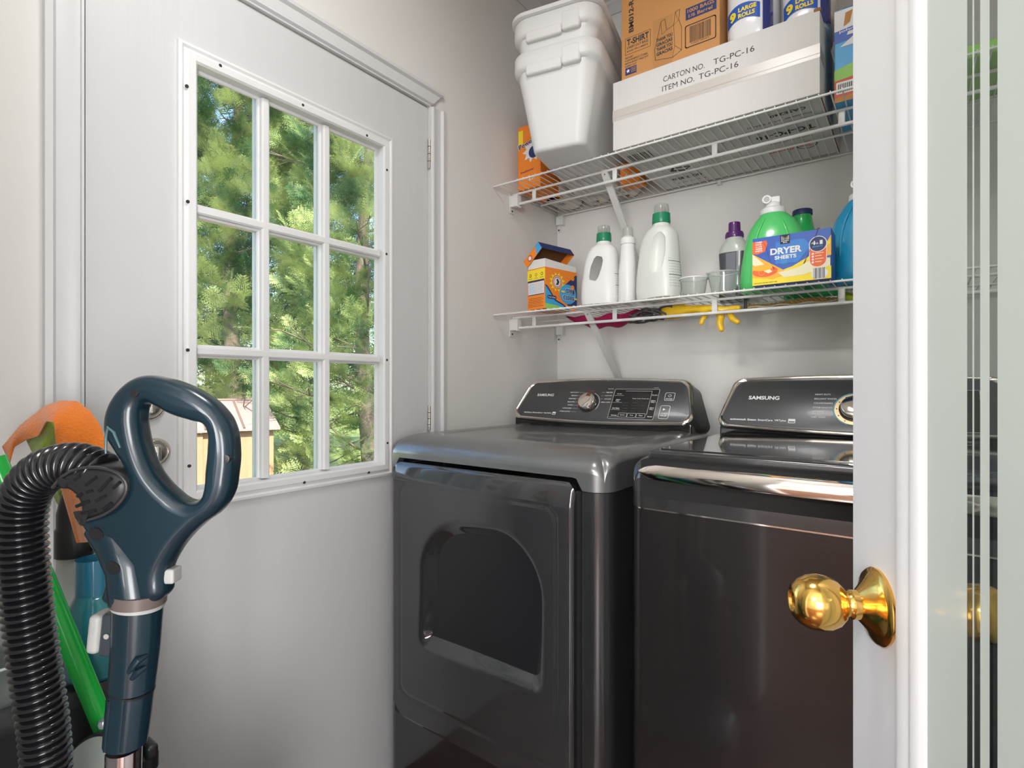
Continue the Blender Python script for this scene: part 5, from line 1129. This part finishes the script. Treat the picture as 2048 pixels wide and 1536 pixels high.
# cloths draped over the bottle top
def drape(name, top, bot, D, m, lab, fold=.006, th=.0025, ns_=60, nt_=26):
    """top/bot: outline polylines (px) at depth D with a real billow between"""
    def samp(P_, s_):
        L_ = [0]
        for i in range(1, len(P_)): L_.append(L_[-1]+math.hypot(P_[i][0]-P_[i-1][0], P_[i][1]-P_[i-1][1]))
        return (np.interp(s_*L_[-1], L_, [p[0] for p in P_]), np.interp(s_*L_[-1], L_, [p[1] for p in P_]))
    b = MB(); V = []; V2 = []
    for j in range(nt_+1):
        for i in range(ns_+1):
            s_, t_ = i/ns_, j/nt_; a = samp(top, s_); c_ = samp(bot, s_); u = a[0]*(1-t_)+c_[0]*t_; v = a[1]*(1-t_)+c_[1]*t_
            bil = .030*math.sin(PI*min(1, s_*1.0))*(1-(1-t_)**2.5)+fold*math.sin(s_*13+t_*2)*t_+fold*.5*math.sin(s_*29+1)*t_
            p_ = at_d(u, v, D-bil); V.append(p_); V2.append(p_+FW*th)
    n1 = ns_+1; fq = [(j*n1+i, j*n1+i+1, (j+1)*n1+i+1, (j+1)*n1+i) for j in range(nt_) for i in range(ns_)]
    k = len(V); per = [i for i in range(ns_)]+[j*n1+ns_ for j in range(nt_)]+[nt_*n1+i for i in range(ns_, 0, -1)]+[j*n1 for j in range(nt_, 0, -1)]; q = len(per)
    b.add(V+V2, fq+[tuple(k+a for a in f[::-1]) for f in fq]+[(per[i], per[(i+1) % q], k+per[(i+1) % q], k+per[i]) for i in range(q)], m); return b
M_or = mat('orange_microfibre', (.88, .22, .015), .9, bump=.7, bscale=320, sheen=.5, var=.06, vscale=40); M_gc = mat('green_microfibre', (.25, .38, .03), .9, bump=.7, bscale=320, sheen=.4, var=.10, vscale=60)
t = thing('orange_cloth', 'orange microfibre cloth draped over the black bottle cap', 'cloth', at_d(140, 870, .86))
b = drape('c', [(4, 893), (40, 850), (88, 812), (120, 801), (152, 802), (178, 822), (198, 850), (212, 890), (222, 930)], [(18, 925), (26, 895), (50, 880), (76, 872), (92, 842), (108, 845), (112, 890), (125, 925), (150, 945), (185, 950), (215, 950)], .86, M_or, '')
b.build('cloth_front', t, ang=80)
b = drape('c', [(100, 905), (150, 930), (205, 940)], [(153, 1086), (178, 1084), (206, 1076)], .80, M_or, '', .004)
b.build('cloth_tail', t, ang=80)
t = thing('green_cloth', 'olive green microfibre cloth tucked beneath the orange cloth', 'cloth', at_d(90, 890, .885))
b = drape('c', [(98, 822), (112, 845), (120, 880)], [(52, 880), (64, 905), (110, 925)], .875, M_gc, '', .003); b.build('cloth_fold', t, ang=80)
b = drape('c', [(60, 905), (110, 930), (140, 940)], [(124, 1026), (129, 1029), (133, 1020)], .885, M_gc, '', .003); b.build('cloth_corner', t, ang=80)
b = drape('c', [(176, 1070), (190, 1068), (206, 1072)], [(177, 1112), (186, 1100), (204, 1088)], .89, M_gc, '', .002); b.build('cloth_corner', t, ang=80)
# green broom
pa, pm = at_d(-12, 915, .70), at_d(215, 1470, .76); dirp = (pm-pa); kf = (pa.z-.10)/(pa.z-pm.z); pe = pa+dirp*kf
br = thing('broom', 'broom with a bright green handle leaning behind the vacuum hose', 'broom', (pe.x, pe.y, 0))
b = MB(); b.tube([pa, pm, pe], [.0125, .0130, .0130], mat('green_handle', (.01, .42, .05), .25, coat=.4), 20); b.build('handle', br)
b = MB(); b.loft([(.07, .085, .018, pe.x, pe.y, 4), (.09, .08, .018, pe.x, pe.y, 4), (.12, .03, .018, pe.x, pe.y, 3), (.15, .018, .018, pe.x, pe.y, 2)], mat('grey_broom_head', (.25, .25, .26), .4), 28); b.build('head', br)
b = MB()
for i in range(26):
    for j in range(3): x = pe.x-.075+.15*i/25; y = pe.y-.012+.012*j; b.tube([(x, y, .075), (x+(i-12.5)*.0008, y+random.uniform(-.004, .004), .001)], .0016, M_black, 4)
b.build('bristles', br)
# teal bin with a tilted grey lid
bw = at_d(180, 1536, .69)
tb_ = thing('teal_bin', 'teal waste bin with a grey lid standing in front of the black crate', 'bin', (bw.x, bw.y, 0))
b = MB(); cxx, cyy = at_d(176, 1500, .69).x, at_d(176, 1500, .69).y; zt = zv(1530, .69)
b.loft([(0, .035, .035, cxx, cyy, 2), (.008, .040, .040, cxx, cyy, 2), (zt-.03, .044, .044, cxx, cyy, 2)], mat('teal_bin_plastic', (.01, .16, .18), .25, coat=.3), 44); b.build('bin_body', tb_)
nrm = (Vector((0, 0, 1))*.62-FW*.70-RT*.25).normalized(); lc = Vector((cxx, cyy, zt-.010))
b = MB(); b.lathe([(.044, -.006), (.045, .004), (.042, .007)], M_black, lc, nrm, 44); b.build('lid_rim', tb_)
b = MB(); b.lathe([(.039, .004), (.038, .0085), (.02, .0095), (.001, .0095)], mat('sage_grey_lid', (.30, .33, .31), .35), lc, nrm, 44); b.build('lid', tb_)
# small clear cup hanging at the tray edge, black strap and pale blue bottle
c_ = at_d(290, 1500, .80)
t = thing('spray_bottle', 'pale blue bottle half hidden behind the vacuum wand', 'bottle', (c_.x, c_.y, 0))
c2 = at_d(292, 1500, .80)
b = MB(); z1 = zv(1535, .80); b.loft([(0, .027, .027, c2.x, c2.y, 2.4), (.006, .030, .030, c2.x, c2.y, 2.4), (z1-.14, .030, .030, c2.x, c2.y, 2.4), (z1-.04, .022, .022, c2.x, c2.y, 2), (z1, .014, .014, c2.x, c2.y, 2)], mat('pale_blue_bottle', (.12, .42, .50), .2, coat=.4), 32); b.build('bottle_body', t, ang=60)
b = MB(); b.lathe([(.016, 0), (.016, .018), (.010, .024), (.009, .034), (.001, .035)], M_black, (c2.x, c2.y, z1), n=24); b.rb(c2.x-.008, c2.x+.026, c2.y-.008, c2.y+.008, z1+.022, z1+.042, .005, M_black); b.build('spray_head', t)

# ------------------------------------------------------------------ outdoors
M_grass = mat('lawn', (.16, .20, .05), .9, var=.5, vscale=.8, bump=.5, bscale=4)
b = MB(); V = []; nx_, ny_ = 60, 60
for j in range(ny_+1):
    for i in range(nx_+1):
        x = -1.45-38*(i/nx_)**1.4; y = -18+45*j/ny_; r_ = -x-1.4; V.append((x, y, -.95+.10*math.sin(x*.7+y*.4)+.05*math.sin(x*1.9-y*1.3)+max(0, r_-9)*.07))
n1 = nx_+1; b.add(V, [(j*n1+i, j*n1+i+1, (j+1)*n1+i+1, (j+1)*n1+i) for j in range(ny_) for i in range(nx_)], M_grass); struct(b, 'ground', origin=(-10, 5, -.95))
def gz(x, y): return -.95+.10*math.sin(x*.7+y*.4)+.05*math.sin(x*1.9-y*1.3)+max(0, (-x-1.4)-9)*.07
# shed
P1 = at_d(561, 859, 5.0); Pz = P1.z; ld = (RT*-.83+FW*-.56).normalized(); bd_ = (RT*-.56+FW*.83).normalized()
sh_ = thing('garden_shed', 'small wooden garden shed with a brown metal roof outside the window', 'shed', (P1.x, P1.y, -.95))
M_plank = mat('cedar_plank', (.40, .235, .13), .75, bump=.3, bscale=18, stretch=(6, 6, .5), var=.22, vscale=5); M_roof = mat('brown_metal_roof', (.40, .30, .28), .4, .3, var=.25, vscale=3); M_trimb = mat('dark_roof_trim', (.16, .10, .08), .6)
O_ = Vector((P1.x, P1.y, 0)); Ls, Dp, ov = 2.6, 1.5, .05
def SP(l, d, z): return O_+ld*l+bd_*d+Vector((0, 0, z))
def sbox(b, l0, l1, d0, d1, z0, z1, m): b.add([SP(l, d, z) for z in (z0, z1) for d in (d0, d1) for l in (l0, l1)], [(0, 2, 3, 1), (4, 5, 7, 6), (0, 1, 5, 4), (2, 6, 7, 3), (0, 4, 6, 2), (1, 3, 7, 5)], m)
b = MB(); k = 0; l = ov
while l < Ls-.01: sbox(b, l, l+.138, .05, .072, -1.05, Pz-.01, M_plank); l += .146
b.build('front_wall', sh_)
b = MB(); l = .074
while l < Dp: sbox(b, ov-.0, ov+.02, l, l+.14, -1.05, Pz+.16*(1-abs(l-Dp/2)/(Dp/2)), M_plank); l += .145
b.build('end_wall', sh_)
b = MB()
for l in (.36, .62): sbox(b, l, l+.05, .032, .050, -1.0, Pz-.02, M_plank)
b.build('batten', sh_)
rz_ = .235
b = MB(); b.add([SP(0, 0, Pz), SP(Ls, 0, Pz), SP(Ls, Dp/2, Pz+rz_), SP(0, Dp/2, Pz+rz_), SP(0, 0, Pz+.02), SP(Ls, 0, Pz+.02), SP(Ls, Dp/2, Pz+rz_+.02), SP(0, Dp/2, Pz+rz_+.02)], [(0, 1, 2, 3), (4, 5, 6, 7), (0, 1, 5, 4), (2, 3, 7, 6), (0, 3, 7, 4), (1, 2, 6, 5)], M_roof)
b.add([SP(0, Dp, Pz), SP(Ls, Dp, Pz), SP(Ls, Dp/2, Pz+rz_), SP(0, Dp/2, Pz+rz_), SP(0, Dp, Pz+.02), SP(Ls, Dp, Pz+.02), SP(Ls, Dp/2, Pz+rz_+.02), SP(0, Dp/2, Pz+rz_+.02)], [(0, 1, 2, 3), (4, 5, 6, 7), (0, 1, 5, 4), (2, 3, 7, 6), (0, 3, 7, 4), (1, 2, 6, 5)], M_roof)
b.build('roof', sh_)
b = MB(); l = .30
while l < Ls: b.tube([SP(l, 0, Pz+.024), SP(l, Dp/2, Pz+rz_+.024)], .010, M_trimb, 6); l += .30
b.tube([SP(0, Dp/2, Pz+rz_+.025), SP(Ls, Dp/2, Pz+rz_+.025)], .016, M_trimb, 8); b.build('roof_seam', sh_)
# evergreen trees
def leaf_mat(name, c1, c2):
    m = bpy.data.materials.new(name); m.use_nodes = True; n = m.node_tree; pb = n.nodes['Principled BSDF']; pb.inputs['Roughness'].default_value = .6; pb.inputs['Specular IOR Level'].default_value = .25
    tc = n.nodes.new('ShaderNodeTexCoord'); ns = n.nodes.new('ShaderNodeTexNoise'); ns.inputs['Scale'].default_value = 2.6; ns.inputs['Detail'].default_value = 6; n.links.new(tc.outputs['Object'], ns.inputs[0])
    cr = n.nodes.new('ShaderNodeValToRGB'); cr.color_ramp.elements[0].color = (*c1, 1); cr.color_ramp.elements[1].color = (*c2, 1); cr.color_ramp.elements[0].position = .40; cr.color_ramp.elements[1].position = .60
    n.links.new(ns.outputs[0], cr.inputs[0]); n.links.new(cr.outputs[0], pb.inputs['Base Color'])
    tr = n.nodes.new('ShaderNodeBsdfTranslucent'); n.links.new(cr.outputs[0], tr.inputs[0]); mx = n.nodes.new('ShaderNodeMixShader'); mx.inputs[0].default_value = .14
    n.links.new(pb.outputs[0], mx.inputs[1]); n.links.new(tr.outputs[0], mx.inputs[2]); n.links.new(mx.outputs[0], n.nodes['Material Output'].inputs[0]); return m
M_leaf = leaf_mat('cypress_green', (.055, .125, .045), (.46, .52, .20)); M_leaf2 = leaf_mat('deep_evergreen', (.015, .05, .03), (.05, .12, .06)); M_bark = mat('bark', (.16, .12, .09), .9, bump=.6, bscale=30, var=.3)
M_leaf3 = leaf_mat('far_spring_green', (.22, .30, .08), (.50, .56, .22))
def spray_proto(seed, nb=8, nl=5):
    """feathery flat spray: quads as narrow leaflets; unit length along +x, lying in xy"""
    r = np.random.default_rng(seed); q = []
    def leaf(o, d, L_, w_):
        d = d/np.linalg.norm(d); s_ = np.array([-d[1], d[0], 0])*w_; q.append([o, o+d*L_*.5+s_, o+d*L_, o+d*L_*.5-s_])
    leaf(np.zeros(3), np.array([1., 0, 0]), 1., .009)
    for i in range(nb):
        f = (i+.5)/nb
        for s_ in (-1, 1):
            o = np.array([f*.92, 0, 0]); L_ = .55*(1-f)**.7*(.8+.4*r.random())+.06; a = s_*(.75+.15*r.random()); d = np.array([math.cos(a), math.sin(a), -.18+.3*r.random()])
            leaf(o, d, L_, .013)
            for k in range(nl):
                g = (k+.7)/nl
                for s2 in (-1, 1):
                    a2 = a+s2*.7; d2 = np.array([math.cos(a2), math.sin(a2), .25*(r.random()-.5)]); leaf(o+d*L_*g, d2, L_*.34*(1.15-g)+.02, .010)
    return np.array(q)
PROTO = [spray_proto(i) for i in range(4)]; PROTO_S = [spray_proto(i+10, 6, 3) for i in range(3)]
def foliage(name, parent, P_, Dr, Sz, m, protos, seed):
    r = np.random.default_rng(seed); allv = []
    for p_, d, s_ in zip(P_, Dr, Sz):
        q = protos[r.integers(len(protos))]; d = d/np.linalg.norm(d); up = np.array([0, 0, 1.])+r.normal(0, .5, 3); y = np.cross(up, d); y /= np.linalg.norm(y)+1e-9; z = np.cross(d, y)
        allv.append((q.reshape(-1, 3)*s_) @ np.array([d, y, z]) + p_)
    v = np.concatenate(allv); n = len(v)//4
    og = WM[parent].translation; v = v-np.array(og[:])
    me = bpy.data.meshes.new(name); me.vertices.add(len(v)); me.vertices.foreach_set('co', v.astype(np.float32).ravel()); me.loops.add(len(v)); me.loops.foreach_set('vertex_index', np.arange(len(v), dtype=np.int32))
    me.polygons.add(n); me.polygons.foreach_set('loop_start', np.arange(0, len(v), 4, dtype=np.int32)); me.update(calc_edges=True); me.materials.append(m)
    o = bpy.data.objects.new(name, me); C.objects.link(o); o.parent = parent; WM[o] = WM[parent]; return o
def tree(x, y, R, Hh, zlow, n, m, protos, lab, seed, size=(.20, .36), bare=40, power=.9):
    r = np.random.default_rng(seed); g = gz(x, y); t = thing('evergreen_tree', lab, 'tree', (x, y, g), 0, None)
    b = MB(); pts = [(x+.05*math.sin(i*.9), y+.05*math.cos(i*.7), g-.1+(Hh+.1)*i/12) for i in range(13)]; b.tube(pts, [.11*(1-i/13.5) for i in range(13)], M_bark, 10); b.build('trunk', t)
    b = MB(); 
    for i in range(bare):
        z = g+.15+(Hh*.8)*(i/bare)**1.3; a = r.random()*2*PI; L_ = R*(1-(z-g)/Hh)**.6*(.6+.5*r.random()); rise = .25+.35*r.random(); p0 = np.array([x, y, z]); pp = [p0+np.array([math.cos(a)*L_*k/6, math.sin(a)*L_*k/6, L_*rise*(k/6)**1.2+.03*math.sin(k+i)]) for k in range(7)]
        b.tube([tuple(q) for q in pp], [.018*(1-k/7.5) for k in range(7)], M_bark, 5)
        for k2 in range(4):
            st_ = pp[2+k2]; a2 = a+r.normal(0, .8); b.tube([tuple(st_), tuple(st_+np.array([math.cos(a2), math.sin(a2), .3])*L_*.2), tuple(st_+np.array([math.cos(a2), math.sin(a2), .1])*L_*.42)], [.007, .005, .002], M_bark, 4)
    b.build('branches', t, recalc=False)
    P_, Dr, Sz = [], [], []
    while len(P_) < n:
        f = r.random()**power; z = zlow+(min(Hh+g, 6.2)-zlow)*f; rad = R*(1-max(0, (z-g)/Hh))**.65*(.85+.2*math.sin(z*5+seed)); a = math.atan2(-y, -x)+(r.random()*2-1)*1.9; q = rad*(r.random()**.22)
        lump = .82+.18*math.sin(a*5+z*3.1+seed)+.10*math.sin(a*11-z*6)
        P_.append(np.array([x+math.cos(a)*q*lump, y+math.sin(a)*q*lump, z])); Dr.append(np.array([math.cos(a)+r.normal(0, .3), math.sin(a)+r.normal(0, .3), .75+r.normal(0, .40)])); Sz.append(size[0]+(size[1]-size[0])*r.random())
    foliage('foliage', t, P_, Dr, Sz, m, protos, seed)
def wpos(u, d): p_ = at_d(u, HY, d); return p_.x, p_.y
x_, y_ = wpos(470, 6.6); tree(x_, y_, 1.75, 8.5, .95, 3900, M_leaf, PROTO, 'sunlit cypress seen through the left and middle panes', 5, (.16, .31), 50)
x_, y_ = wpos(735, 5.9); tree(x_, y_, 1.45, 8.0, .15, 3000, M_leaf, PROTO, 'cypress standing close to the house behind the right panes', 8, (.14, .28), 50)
x_, y_ = wpos(600, 9.6); tree(x_, y_, 2.2, 9.5, .3, 1700, M_leaf2, PROTO_S, 'darker evergreen tree behind the two nearer cypresses', 11, (.35, .6), 40)
x_, y_ = wpos(330, 10.5); tree(x_, y_, 2.4, 9.5, .0, 1500, M_leaf2, PROTO_S, 'dark evergreen tree behind the shed roof', 14, (.35, .6), 40)
for k, (u, d, lab) in enumerate(((420, 16, 'pale green distant tree beyond the shed'), (640, 15, 'pale green distant tree beyond the middle panes'), (860, 17, 'pale green distant tree beyond the right panes'))):
    x_, y_ = wpos(u, d); tree(x_, y_, 2.6, 5.0, -.3, 500, M_leaf3, PROTO_S, lab, 20+k, (.5, .9), 24, 1.0)
